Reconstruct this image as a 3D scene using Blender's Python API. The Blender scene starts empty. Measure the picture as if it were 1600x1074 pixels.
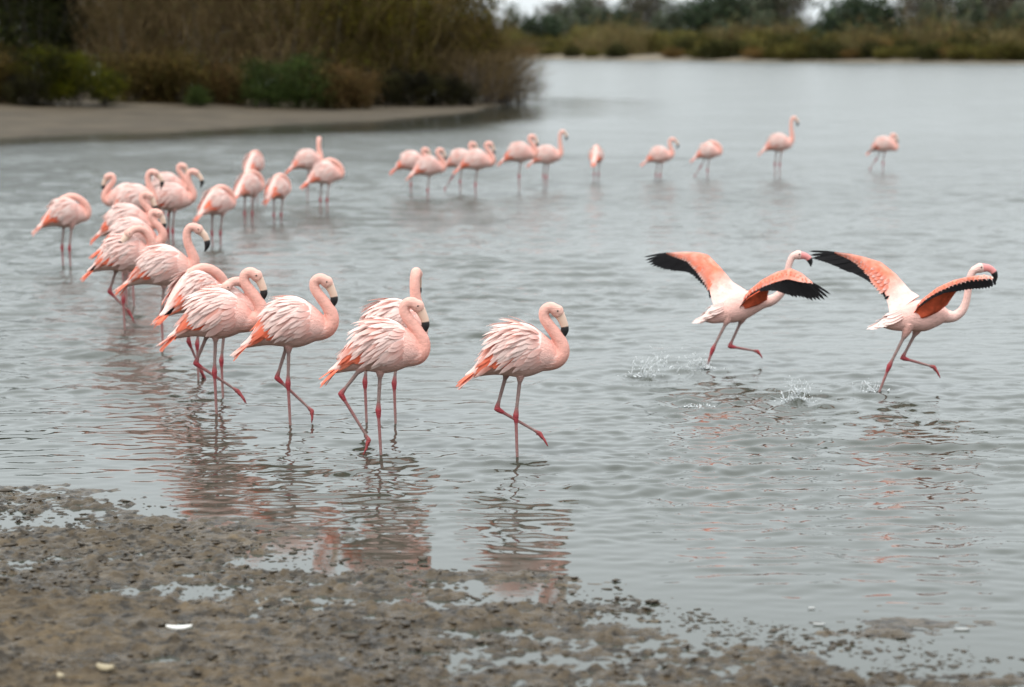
import bpy, bmesh, math, random
import numpy as np
from mathutils import Vector, Matrix, kdtree

random.seed(7)
rng = np.random.default_rng(7)
SC = bpy.context.scene
COL = SC.collection
R = math.radians

# ------------------------------------------------------------------ camera
FPX = 3778.0                      # focal length in pixels of a 1600 px wide frame (85 mm)
CAM_H = 2.6
HORIZON = 70.0
PITCH = math.atan((537.0 - HORIZON) / FPX)
cam_d = bpy.data.cameras.new('camera')
cam = bpy.data.objects.new('camera', cam_d)
COL.objects.link(cam)
cam.location = (0, 0, CAM_H)
cam.rotation_euler = (math.pi / 2 - PITCH, 0, 0)
cam_d.sensor_width = 36.0
cam_d.lens = 36.0 * FPX / 1600.0
cam_d.clip_start = 0.1
cam_d.clip_end = 6000
cam_d.dof.use_dof = True
cam_d.dof.focus_distance = 15.6
cam_d.dof.aperture_fstop = 1.9
SC.camera = cam

# ------------------------------------------------------------------ world, sun, exposure
SUN_EL, SUN_ROT = R(60), R(215)
world = bpy.data.worlds.new('World')
SC.world = world
world.use_nodes = True
nt = world.node_tree
nt.nodes.clear()
w_out = nt.nodes.new('ShaderNodeOutputWorld')
w_bg = nt.nodes.new('ShaderNodeBackground')
w_bg.inputs['Strength'].default_value = 0.1
sky = nt.nodes.new('ShaderNodeTexSky')
sky.sky_type = 'NISHITA'
sky.sun_disc = False
sky.sun_elevation = SUN_EL
sky.sun_rotation = SUN_ROT
sky.dust_density = 4.0
# an even overcast cloud deck: brighter overhead than at the horizon
tc = nt.nodes.new('ShaderNodeTexCoord')
sep = nt.nodes.new('ShaderNodeSeparateXYZ')
nt.links.new(tc.outputs['Generated'], sep.inputs[0])
ramp = nt.nodes.new('ShaderNodeMapRange')
ramp.inputs['From Min'].default_value = 0.0
ramp.inputs['From Max'].default_value = 1.0
ramp.inputs['To Min'].default_value = 1.0
ramp.inputs['To Max'].default_value = 2.9
nt.links.new(sep.outputs['Z'], ramp.inputs['Value'])
cn = nt.nodes.new('ShaderNodeTexNoise')
cn.inputs['Scale'].default_value = 2.2
cn.inputs['Detail'].default_value = 4
mp = nt.nodes.new('ShaderNodeMapping')
mp.inputs['Scale'].default_value = (1, 1, 3.5)
nt.links.new(tc.outputs['Generated'], mp.inputs['Vector'])
nt.links.new(mp.outputs[0], cn.inputs['Vector'])
cm = nt.nodes.new('ShaderNodeMapRange')
cm.inputs['To Min'].default_value = 0.88
cm.inputs['To Max'].default_value = 1.12
nt.links.new(cn.outputs['Fac'], cm.inputs['Value'])
mul = nt.nodes.new('ShaderNodeMath'); mul.operation = 'MULTIPLY'
nt.links.new(ramp.outputs[0], mul.inputs[0]); nt.links.new(cm.outputs[0], mul.inputs[1])
deck = nt.nodes.new('ShaderNodeVectorMath'); deck.operation = 'SCALE'
deck.inputs[0].default_value = (6.55, 7.05, 7.25)
nt.links.new(mul.outputs[0], deck.inputs['Scale'])
wmix = nt.nodes.new('ShaderNodeMix'); wmix.data_type = 'RGBA'
wmix.inputs['Factor'].default_value = 0.9
nt.links.new(sky.outputs[0], wmix.inputs['A'])
nt.links.new(deck.outputs[0], wmix.inputs['B'])
nt.links.new(wmix.outputs['Result'], w_bg.inputs['Color'])
nt.links.new(w_bg.outputs[0], w_out.inputs[0])

sun_d = bpy.data.lights.new('sun', 'SUN')
sun_d.energy = 1.2
sun_d.angle = R(25)
sun_d.color = (1.0, 0.95, 0.88)
sun = bpy.data.objects.new('sun', sun_d)
COL.objects.link(sun)
az = SUN_ROT
sdir = Vector((math.sin(az) * math.cos(SUN_EL), math.cos(az) * math.cos(SUN_EL), math.sin(SUN_EL)))
sun.rotation_euler = (-sdir).to_track_quat('-Z', 'Y').to_euler()

SC.view_settings.view_transform = 'Standard'
SC.view_settings.look = 'None'
SC.view_settings.gamma = 1.0
SC.view_settings.use_curve_mapping = False
SC.view_settings.exposure = 0.58
SC.cycles.max_bounces = 10
SC.cycles.diffuse_bounces = 6
SC.cycles.glossy_bounces = 3
SC.cycles.transparent_max_bounces = 8
SC.cycles.caustics_reflective = False
SC.cycles.caustics_refractive = False
SC.cycles.use_denoising = True
SC.cycles.denoiser = 'OPENIMAGEDENOISE'
SC.cycles.denoising_input_passes = 'RGB_ALBEDO_NORMAL'

# ------------------------------------------------------------------ helpers
CP, SP = math.cos(PITCH), math.sin(PITCH)
def ray(px, py):
    u = (px - 800.0) / FPX; v = (py - 537.0) / FPX
    return (u, CP - v * SP, -SP - v * CP)
def at(px, py, z=0.0):
    """point of the level z that the photo shows at a pixel of its 1600 px frame"""
    d = ray(px, py); t = (z - CAM_H) / d[2]
    return (d[0] * t, d[1] * t, z)
def px_per_m(px, py, z=0.0):
    d = ray(px, py); t = (z - CAM_H) / d[2]
    return FPX / t
def atY(px, Y, z=0.0):
    depth = Y * CP + (CAM_H - z) * SP
    return ((px - 800.0) / FPX * depth, Y, z)

def hash2(ix, iy, seed):
    n = (ix.astype(np.int64) * 374761393 + iy.astype(np.int64) * 668265263 + seed * 1442695041) & 0xffffffff
    n = ((n ^ (n >> 13)) * 1274126177) & 0xffffffff
    n = n ^ (n >> 16)
    return (n & 0xffffff) / float(0xffffff)
def vnoise(x, y, seed=0):
    x = np.asarray(x, float); y = np.asarray(y, float)
    ix = np.floor(x); iy = np.floor(y)
    fx = x - ix; fy = y - iy
    fx = fx * fx * fx * (fx * (fx * 6 - 15) + 10); fy = fy * fy * fy * (fy * (fy * 6 - 15) + 10)
    ix = ix.astype(np.int64); iy = iy.astype(np.int64)
    a = hash2(ix, iy, seed); b = hash2(ix + 1, iy, seed)
    c = hash2(ix, iy + 1, seed); d = hash2(ix + 1, iy + 1, seed)
    return (a * (1 - fx) + b * fx) * (1 - fy) + (c * (1 - fx) + d * fx) * fy - 0.5
def fbm(x, y, seed=0, oct=4, gain=0.5):
    s = 0; a = 1.0
    for o in range(oct):
        s = s + a * vnoise(x * 2 ** o + o * 17.3, y * 2 ** o - o * 9.1, seed + o)
        a *= gain
    return s
def sstep(a, b, x):
    t = np.clip((x - a) / (b - a), 0, 1)
    return t * t * (3 - 2 * t)

def new_mesh(name, V, F, cols=None, smooth=True):
    """V (n,3), F list/array of quads or tris"""
    me = bpy.data.meshes.new(name)
    V = np.asarray(V, np.float32)
    if isinstance(F, np.ndarray):
        k = F.shape[1]; n = F.shape[0]
        me.vertices.add(len(V)); me.vertices.foreach_set('co', V.ravel())
        me.loops.add(n * k); me.loops.foreach_set('vertex_index', F.astype(np.int32).ravel())
        me.polygons.add(n); me.polygons.foreach_set('loop_start', np.arange(0, n * k, k, dtype=np.int32))
        me.update(calc_edges=True)
    else:
        me.from_pydata([tuple(map(float, v)) for v in V], [], [tuple(map(int, f)) for f in F])
        me.update()
    if smooth:
        me.polygons.foreach_set('use_smooth', np.ones(len(me.polygons), bool))
    if cols is not None:
        set_cols(me, cols)
    return me
def set_cols(me, cols):
    a = me.color_attributes.new('Col', 'FLOAT_COLOR', 'POINT')
    c = np.ones((len(me.vertices), 4), np.float32)
    c[:, :3] = np.asarray(cols, np.float32)
    a.data.foreach_set('color', c.ravel())
def obj(name, me, mat=None, parent=None, **kw):
    o = bpy.data.objects.new(name, me)
    COL.objects.link(o)
    if mat is not None and me is not None and not me.materials:
        me.materials.append(mat)
    if parent is not None:
        o.parent = parent
    return o
def tag(o, label=None, cat=None, group=None, kind=None):
    if label: o['label'] = label
    if cat: o['category'] = cat
    if group: o['group'] = group
    if kind: o['kind'] = kind
    return o
def empty(name, loc, rz=0, s=1.0):
    o = bpy.data.objects.new(name, None)
    COL.objects.link(o)
    o.location = loc; o.rotation_euler = (0, 0, rz); o.scale = (s, s, s)
    o.empty_display_size = 0.1
    return o
def grid_faces(nr, nc):
    i = np.arange(nr - 1)[:, None] * nc + np.arange(nc - 1)[None, :]
    i = i.ravel()
    return np.stack([i, i + 1, i + nc + 1, i + nc], 1)

# ------------------------------------------------------------------ materials
def mat(name):
    m = bpy.data.materials.new(name); m.use_nodes = True
    n = m.node_tree.nodes; b = n.get('Principled BSDF')
    return m, m.node_tree, b
def node(t, kind, **inp):
    n = t.nodes.new(kind)
    for k, v in inp.items():
        n.inputs[k.replace('_', ' ')].default_value = v
    return n
def col_mat(name, rough=0.7, sheen=0.0, bump=0.0, bscale=60.0, rnd=0.0, var=0.0, vscale=30.0, stretch=(1, 1, 1), trans=0.0, spec=0.3):
    """colour comes from the mesh's own Col attribute, with grain and relief on top"""
    m, t, b = mat(name)
    at_ = t.nodes.new('ShaderNodeAttribute'); at_.attribute_name = 'Col'
    src = at_.outputs['Color']
    tcn = t.nodes.new('ShaderNodeTexCoord')
    mpn = t.nodes.new('ShaderNodeMapping'); mpn.inputs['Scale'].default_value = stretch
    t.links.new(tcn.outputs['Object'], mpn.inputs['Vector'])
    if var > 0:
        nz = node(t, 'ShaderNodeTexNoise', Scale=vscale, Detail=4.0)
        t.links.new(mpn.outputs[0], nz.inputs['Vector'])
        mr = node(t, 'ShaderNodeMapRange', To_Min=1 - var, To_Max=1 + var)
        mr.inputs['From Min'].default_value = 0.25; mr.inputs['From Max'].default_value = 0.75
        t.links.new(nz.outputs['Fac'], mr.inputs['Value'])
        sc_ = t.nodes.new('ShaderNodeVectorMath'); sc_.operation = 'SCALE'
        t.links.new(src, sc_.inputs[0]); t.links.new(mr.outputs[0], sc_.inputs['Scale'])
        src = sc_.outputs[0]
    if rnd > 0:
        oi = t.nodes.new('ShaderNodeObjectInfo')
        mr = node(t, 'ShaderNodeMapRange', To_Min=1 - rnd, To_Max=1 + rnd)
        t.links.new(oi.outputs['Random'], mr.inputs['Value'])
        sc_ = t.nodes.new('ShaderNodeVectorMath'); sc_.operation = 'SCALE'
        t.links.new(src, sc_.inputs[0]); t.links.new(mr.outputs[0], sc_.inputs['Scale'])
        src = sc_.outputs[0]
    t.links.new(src, b.inputs['Base Color'])
    b.inputs['Roughness'].default_value = rough
    b.inputs['Specular IOR Level'].default_value = spec
    if sheen:
        b.inputs['Sheen Weight'].default_value = sheen
        b.inputs['Sheen Roughness'].default_value = 0.5
    if trans > 0:
        tl = t.nodes.new('ShaderNodeBsdfTranslucent'); t.links.new(src, tl.inputs['Color'])
        ms = t.nodes.new('ShaderNodeMixShader'); ms.inputs[0].default_value = trans
        t.links.new(b.outputs[0], ms.inputs[1]); t.links.new(tl.outputs[0], ms.inputs[2])
        t.links.new(ms.outputs[0], t.nodes['Material Output'].inputs['Surface'])
    if bump:
        nz = node(t, 'ShaderNodeTexNoise', Scale=bscale, Detail=5.0)
        t.links.new(mpn.outputs[0], nz.inputs['Vector'])
        bp = t.nodes.new('ShaderNodeBump'); bp.inputs['Strength'].default_value = bump
        bp.inputs['Distance'].default_value = 0.01
        t.links.new(nz.outputs['Fac'], bp.inputs['Height'])
        t.links.new(bp.outputs[0], b.inputs['Normal'])
    return m

M_PLUME = col_mat('plumage', 0.9, 0.0, 0.7, 110, var=0.15, vscale=38, stretch=(0.6, 1, 1.6), spec=0.15)
M_FEATHER = col_mat('feather', 0.9, 0.0, 0.2, 90, rnd=0.04, var=0.05, vscale=14, stretch=(0.3, 3, 1), spec=0.1, trans=0.22)
M_WING = col_mat('wing_coverts', 0.9, 0.0, 0.6, 45, var=0.22, vscale=16, spec=0.15)
LEAF_K = 0.66
def sat(c, k=1.4):
    c = np.array(c, float); g = c @ np.array((.3, .59, .11))
    return np.maximum(g + (c - g) * k, 0.003)
M_LEAF = col_mat('foliage', 0.7, 0, 0, rnd=0.15, spec=0.04, trans=0.25)
M_BARK = col_mat('bark', 0.9, 0, 0.4, 20, var=0.25, vscale=6, spec=0.2)
M_BEAK = col_mat('beak_horn', 0.38, 0, 0, spec=0.4)
def plain(name, col, rough=0.5, spec=0.5):
    m, t, b = mat(name)
    nz = node(t, 'ShaderNodeTexNoise', Scale=40.0, Detail=3.0)
    mx = t.nodes.new('ShaderNodeMix'); mx.data_type = 'RGBA'
    mx.inputs['A'].default_value = (*[c * 0.85 for c in col], 1); mx.inputs['B'].default_value = (*[min(1, c * 1.15) for c in col], 1)
    t.links.new(nz.outputs['Fac'], mx.inputs['Factor']); t.links.new(mx.outputs['Result'], b.inputs['Base Color'])
    b.inputs['Roughness'].default_value = rough
    b.inputs['Specular IOR Level'].default_value = spec
    return m
M_EYE = plain('eye', (0.03, 0.025, 0.02), 0.15)
M_CLOD = plain('mud_clod', (0.045, 0.033, 0.021), 0.5, 0.35)
M_SHELL = plain('white_bits', (0.60, 0.585, 0.55), 0.7)
M_FOAM = plain('foam', (0.27, 0.27, 0.26), 0.7)
M_LEAFDRY = plain('dry_leaf', (0.26, 0.21, 0.13), 0.6)

# water: dark, slightly muddy, reflecting by Fresnel, fine wind ripples as relief
M_WATER, t, b = mat('water')
b.inputs['Base Color'].default_value = (0.034, 0.036, 0.027, 1)
b.inputs['IOR'].default_value = 1.333
geo = t.nodes.new('ShaderNodeNewGeometry')
mpn = t.nodes.new('ShaderNodeMapping'); mpn.inputs['Scale'].default_value = (1.0, 1.6, 1.0)
t.links.new(geo.outputs['Position'], mpn.inputs['Vector'])
rip = t.nodes.new('ShaderNodeAttribute'); rip.attribute_name = 'Ripple'
rga = t.nodes.new('ShaderNodeAttribute'); rga.attribute_name = 'Chop'
n1 = node(t, 'ShaderNodeTexNoise', Scale=7.5, Detail=4.0, Roughness=0.6)
n2 = node(t, 'ShaderNodeTexNoise', Scale=0.9, Detail=3.0, Roughness=0.6)
t.links.new(mpn.outputs[0], n1.inputs['Vector']); t.links.new(mpn.outputs[0], n2.inputs['Vector'])
gust = node(t, 'ShaderNodeTexNoise', Scale=0.12, Detail=2.0)
t.links.new(mpn.outputs[0], gust.inputs['Vector'])
sepw = t.nodes.new('ShaderNodeSeparateXYZ'); t.links.new(geo.outputs['Position'], sepw.inputs[0])
t.links.new(rga.outputs['Fac'], b.inputs['Roughness'])
gm = node(t, 'ShaderNodeMapRange', From_Min=0.3, From_Max=0.7, To_Min=0.5, To_Max=1.3)
t.links.new(gust.outputs['Fac'], gm.inputs['Value'])
st = t.nodes.new('ShaderNodeMath'); st.operation = 'MULTIPLY'
t.links.new(rip.outputs['Fac'], st.inputs[0]); t.links.new(gm.outputs[0], st.inputs[1])
h1 = t.nodes.new('ShaderNodeMath'); h1.operation = 'MULTIPLY'; h1.inputs[1].default_value = 0.014
t.links.new(n1.outputs['Fac'], h1.inputs[0])
farw = node(t, 'ShaderNodeMapRange', From_Min=60.0, From_Max=140.0, To_Min=0.0, To_Max=0.004)
t.links.new(sepw.outputs['Y'], farw.inputs['Value'])
h2 = t.nodes.new('ShaderNodeMath'); h2.operation = 'MULTIPLY'
t.links.new(n2.outputs['Fac'], h2.inputs[0]); t.links.new(farw.outputs[0], h2.inputs[1])
ad = t.nodes.new('ShaderNodeMath'); ad.operation = 'ADD'
hs = t.nodes.new('ShaderNodeMath'); hs.operation = 'MULTIPLY'
t.links.new(h1.outputs[0], hs.inputs[0]); t.links.new(st.outputs[0], hs.inputs[1])
t.links.new(hs.outputs[0], ad.inputs[0]); t.links.new(h2.outputs[0], ad.inputs[1])
bp = t.nodes.new('ShaderNodeBump'); bp.inputs['Strength'].default_value = 1.0; bp.inputs['Distance'].default_value = 1.0
t.links.new(ad.outputs[0], bp.inputs['Height']); t.links.new(bp.outputs[0], b.inputs['Normal'])

# foreground mud: wet near the water level, drier and rougher where it stands higher
M_MUD, t, b = mat('mud')
geo = t.nodes.new('ShaderNodeNewGeometry')
sepm = t.nodes.new('ShaderNodeSeparateXYZ'); t.links.new(geo.outputs['Position'], sepm.inputs[0])
wet = node(t, 'ShaderNodeMapRange', From_Min=0.002, From_Max=0.05, To_Min=1.0, To_Max=0.0)
t.links.new(sepm.outputs['Z'], wet.inputs['Value'])
nz = node(t, 'ShaderNodeTexNoise', Scale=9.0, Detail=8.0, Roughness=0.65)
t.links.new(geo.outputs['Position'], nz.inputs['Vector'])
cr = t.nodes.new('ShaderNodeValToRGB')
cr.color_ramp.elements[0].position = 0.3; cr.color_ramp.elements[0].color = (0.040, 0.028, 0.016, 1)
cr.color_ramp.elements[1].position = 0.7; cr.color_ramp.elements[1].color = (0.118, 0.083, 0.046, 1)
t.links.new(nz.outputs['Fac'], cr.inputs['Fac'])
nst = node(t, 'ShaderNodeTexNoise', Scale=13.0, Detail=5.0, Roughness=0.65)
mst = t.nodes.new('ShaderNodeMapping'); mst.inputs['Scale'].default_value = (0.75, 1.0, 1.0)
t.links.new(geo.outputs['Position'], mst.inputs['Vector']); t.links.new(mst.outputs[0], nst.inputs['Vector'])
dapple_shade = node(t, 'ShaderNodeMapRange', From_Min=0.40, From_Max=0.50, To_Min=0.32, To_Max=1.0)  # noise dapples paint the shadowed pits of small lumps into the mud colour
t.links.new(nst.outputs['Fac'], dapple_shade.inputs['Value'])
nb = node(t, 'ShaderNodeTexNoise', Scale=1.1, Detail=3.0)
t.links.new(geo.outputs['Position'], nb.inputs['Vector'])
nbr = node(t, 'ShaderNodeMapRange', From_Min=0.3, From_Max=0.7, To_Min=0.75, To_Max=1.15)
t.links.new(nb.outputs['Fac'], nbr.inputs['Value'])
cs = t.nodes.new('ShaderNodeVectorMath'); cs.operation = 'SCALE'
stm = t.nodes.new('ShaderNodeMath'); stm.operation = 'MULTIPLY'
t.links.new(nbr.outputs[0], stm.inputs[0]); t.links.new(dapple_shade.outputs[0], stm.inputs[1])
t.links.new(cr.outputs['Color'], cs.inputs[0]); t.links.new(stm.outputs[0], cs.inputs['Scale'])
dk = node(t, 'ShaderNodeMapRange', To_Min=1.0, To_Max=0.7)
t.links.new(wet.outputs[0], dk.inputs['Value'])
cs2 = t.nodes.new('ShaderNodeVectorMath'); cs2.operation = 'SCALE'
t.links.new(cs.outputs[0], cs2.inputs[0]); t.links.new(dk.outputs[0], cs2.inputs['Scale'])
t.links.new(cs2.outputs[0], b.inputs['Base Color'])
b.inputs['Specular IOR Level'].default_value = 0.22
rg = node(t, 'ShaderNodeMapRange', To_Min=0.75, To_Max=0.16)
t.links.new(wet.outputs[0], rg.inputs['Value']); t.links.new(rg.outputs[0], b.inputs['Roughness'])
nf = node(t, 'ShaderNodeTexNoise', Scale=60.0, Detail=6.0, Roughness=0.7)
t.links.new(geo.outputs['Position'], nf.inputs['Vector'])
bp = t.nodes.new('ShaderNodeBump'); bp.inputs['Strength'].default_value = 0.6; bp.inputs['Distance'].default_value = 0.012
t.links.new(nf.outputs['Fac'], bp.inputs['Height']); t.links.new(bp.outputs[0], b.inputs['Normal'])

def ground_mat(name, c1, c2, scale):
    m, t, b = mat(name)
    geo = t.nodes.new('ShaderNodeNewGeometry')
    nz = node(t, 'ShaderNodeTexNoise', Scale=scale, Detail=8.0, Roughness=0.65)
    t.links.new(geo.outputs['Position'], nz.inputs['Vector'])
    cr = t.nodes.new('ShaderNodeValToRGB')
    cr.color_ramp.elements[0].position = 0.3; cr.color_ramp.elements[0].color = (*c1, 1)
    cr.color_ramp.elements[1].position = 0.7; cr.color_ramp.elements[1].color = (*c2, 1)
    t.links.new(nz.outputs['Fac'], cr.inputs['Fac']); t.links.new(cr.outputs['Color'], b.inputs['Base Color'])
    b.inputs['Roughness'].default_value = 0.8
    b.inputs['Specular IOR Level'].default_value = 0.12
    bp = t.nodes.new('ShaderNodeBump'); bp.inputs['Strength'].default_value = 0.5; bp.inputs['Distance'].default_value = 0.1
    t.links.new(nz.outputs['Fac'], bp.inputs['Height']); t.links.new(bp.outputs[0], b.inputs['Normal'])
    return m
M_BEACH = ground_mat('beach_mud', (0.036, 0.027, 0.017), (0.072, 0.055, 0.036), 0.5)
M_SAND = ground_mat('far_sand', (0.085, 0.068, 0.048), (0.16, 0.13, 0.092), 0.15)

# ------------------------------------------------------------------ foreground shore line
SHORE = [at(*p)[:2] for p in [(-900, 700), (-300, 742), (0, 768), (160, 775), (300, 800), (440, 838), (560, 862), (640, 880), (760, 890), (880, 900), (1000, 930), (1100, 962), (1250, 980), (1400, 992), (1600, 1030), (1900, 1090), (2500, 1220)]]
SHX = np.array([p[0] for p in SHORE]); SHY = np.array([p[1] for p in SHORE])
def shore_s(x, y):
    """metres landward (towards the camera) of the water's edge"""
    return np.interp(x, SHX, SHY) - y
def mud_h(x, y):
    s = shore_s(x, y)
    base = np.where(s > 0, 0.0135 * s, 0.026 * s)
    base = np.maximum(base, -0.5)
    near = sstep(-3.0, 0.3, s)
    big = fbm(x * 1.1, y * 3.0, 3, 3) * 0.036
    mid = fbm(x * 6, y * 9, 11, 3) * 0.018
    lump = np.clip(fbm(x * 17, y * 19, 23, 3) + .05, 0, 1) ** 1.2 * 0.034
    pit = np.clip(fbm(x * 11, y * 13, 83, 3) - .10, 0, 1) * 0.05
    fine = fbm(x * 30, y * 34, 31, 2) * 0.013
    dry = sstep(-0.9, 0.9, s)
    return base + near * (big + mid * (0.7 + 0.3 * dry) + (lump - 0.006 - pit) * (0.30 + 0.70 * dry) + fine * dry) - 0.004

# ------------------------------------------------------------------ birds' feet, splashes: they ring the water
RINGS = []          # (x, y, amplitude, wavelength, decay)
for (px, py, a) in [(809, 717, .006), (597, 712, .006), (572, 706, .005), (618, 663, .0045), (578, 660, .0045), (455, 664, .0045), (486, 665, .006), (340, 648, .0045), (348, 618, .0045), (310, 590, .003),
                    (1012, 592, .016), (1245, 630, .016), (1103, 575, .012), (1375, 611, .010), (880, 606, .009), (1080, 635, .010), (1160, 628, .008)]:
    p = at(px, py); RINGS.append((p[0], p[1], a, 0.17 + a * 6, 0.16 + a * 20))

def poly_sdf(x, y, P):
    P = np.array(P); d = np.full(x.shape, 1e9); ins = np.zeros(x.shape, bool)
    n = len(P)
    for i in range(n):
        a = P[i]; b_ = P[(i + 1) % n]
        e = b_ - a
        t_ = np.clip(((x - a[0]) * e[0] + (y - a[1]) * e[1]) / (e @ e), 0, 1)
        d = np.minimum(d, np.hypot(x - a[0] - t_ * e[0], y - a[1] - t_ * e[1]))
        c = (a[1] > y) != (b_[1] > y)
        with np.errstate(divide='ignore', invalid='ignore'):
            xi = a[0] + (y - a[1]) / (b_[1] - a[1] + 1e-12) * e[0]
        ins ^= c & (x < xi)
    return np.where(ins, d, -d)
LB = [at(*p)[:2] for p in [(-500, 230), (-150, 222), (0, 216), (130, 211), (280, 204), (420, 197), (560, 189), (680, 181), (740, 175), (790, 161)]]
LB += [(-1.0, 116), (-6, 124), (-14, 138), (-26, 170), (-70, 230), (-120, 230), (-120, 60), (-60, 55)]
# ------------------------------------------------------------------ water surface
rows = [6.0]
while rows[-1] < 6000:
    y = rows[-1]
    rows.append(y + (0.026 if 9.5 < y < 17 else 0.026 * max(1, (y / 17) ** (1.3 if y < 130 else 2.0)) if y >= 17 else 0.2) if y < 400 else y * 1.12)
rows = np.array(rows)
nc = 400
ang = np.linspace(-1, 1, nc)
ang = np.sign(ang) * (0.30 * np.abs(ang) + 0.30 * np.abs(ang) ** 9)
Yg = np.repeat(rows[:, None], nc, 1)
Xg = Yg * ang[None, :]
step = np.gradient(rows)[:, None]
Zg = np.zeros_like(Yg)
wr = np.random.default_rng(5)
shore_calm = sstep(0.0, 5.5, -shore_s(Xg, Yg))
depth_ok = sstep(-0.3, 1.0, -shore_s(Xg, Yg))
patch = 0.75 + 0.9 * fbm(Xg * 0.35, Yg * 0.22, 41, 3)
patch = np.clip(patch, 0.25, 1.5)
lee_d = -poly_sdf(Xg, Yg, LB)                       # metres off the left spit
lee = 0.12 + 0.88 * sstep(2.0, 11.0, lee_d)          # sheltered strip under its bank
zone = 1 - 0.55 * sstep(40, 80, Yg + Xg * 2.2)       # calmer water far to the right
wind = zone * lee * (1 + 0.5 * sstep(30, 55, Yg))
ripple = (0.05 + 3.0 * np.clip((Yg - 16) / 40, 0, 1)) * zone * lee
chop = (0.02 + 0.155 * sstep(16, 70, Yg)) * (0.25 + 0.75 * lee)
for i in range(84):
    lam = 0.11 * (1.5 / 0.11) ** (wr.random() ** 1.9)
    th = wr.normal(0, 0.55) + 0.15
    short = lam < 0.30 and i % 2 == 0
    if short: th = wr.normal(0, 0.95)
    elif lam < 0.26: th = wr.normal(0, 0.32)
    k = 2 * math.pi / lam
    slope = 0.030 * (1.0 if lam < 0.6 else 0.65)
    amp = slope / k
    fade = np.clip((lam / step - 2.6) / 2.5, 0, 1)
    ph = wr.random() * 6.283
    wob = 1.3 * fbm(Xg / (lam * 5), Yg / (lam * 5), 100 + i, 2)
    arg = k * (math.sin(th) * Xg + math.cos(th) * Yg) + ph + 2.5 * wob
    c = np.cos(arg)
    loc = 0.35 + 1.3 * np.clip(0.5 + 1.2 * vnoise(Xg / (lam * 6), Yg / (lam * 4), 300 + i), 0, 1)
    calm = (0.12 + 1.15 * shore_calm) if short else (0.62 + 0.38 * shore_calm) if lam < 0.3 else (0.10 + 0.90 * shore_calm)
    Zg += amp * c * fade * calm * patch * loc * wind
for (rx, ry, a, lam, dec) in RINGS:
    r = np.sqrt((Xg - rx) ** 2 + (Yg - ry) ** 2)
    rr = r * (1 + 0.12 * vnoise(Xg * 4, Yg * 4, 9))
    Zg += a * np.cos(2 * math.pi * rr / lam) * np.exp(-r / dec) * (0.7 + 1.2 * np.clip(vnoise(Xg * 9, Yg * 12, 77) + .5, 0, 1))
Zg *= depth_ok
me = new_mesh('water', np.stack([Xg, Yg, Zg], -1).reshape(-1, 3), grid_faces(len(rows), nc))
for an, av in (('Ripple', ripple), ('Chop', chop)):
    a_ = me.attributes.new(an, 'FLOAT', 'POINT'); a_.data.foreach_set('value', av.astype(np.float32).ravel())
o = obj('water', me, M_WATER); tag(o, 'grey green rippled shallow water of the lagoon', None, None, 'structure')

# ------------------------------------------------------------------ foreground mud bank
xs = np.linspace(-5.2, 5.2, 860); ys = np.concatenate([np.linspace(5.0, 8.8, 30)[:-1], np.linspace(8.8, 15.4, 620), np.linspace(15.6, 40, 30)])
Xm, Ym = np.meshgrid(xs, ys)
Zm = mud_h(Xm, Ym)
me = new_mesh('mud_bank', np.stack([Xm, Ym, Zm], -1).reshape(-1, 3), grid_faces(len(ys), len(xs)))
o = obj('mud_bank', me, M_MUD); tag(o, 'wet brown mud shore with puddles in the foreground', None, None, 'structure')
# the bed under the whole lagoon and the shore beyond the frame
def quad_sheet(name, x0, x1, y0, y1, z, m, label):
    me = new_mesh(name, [(x0, y0, z), (x1, y0, z), (x1, y1, z), (x0, y1, z)], [(0, 1, 2, 3)])
    o = obj(name, me, m); tag(o, label, None, None, 'structure'); return o
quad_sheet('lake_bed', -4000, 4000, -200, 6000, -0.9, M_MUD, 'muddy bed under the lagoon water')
quad_sheet('shore_ground', -60, 60, -60, 5.02, 0.07, M_MUD, 'mud ground around the viewpoint')

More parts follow.
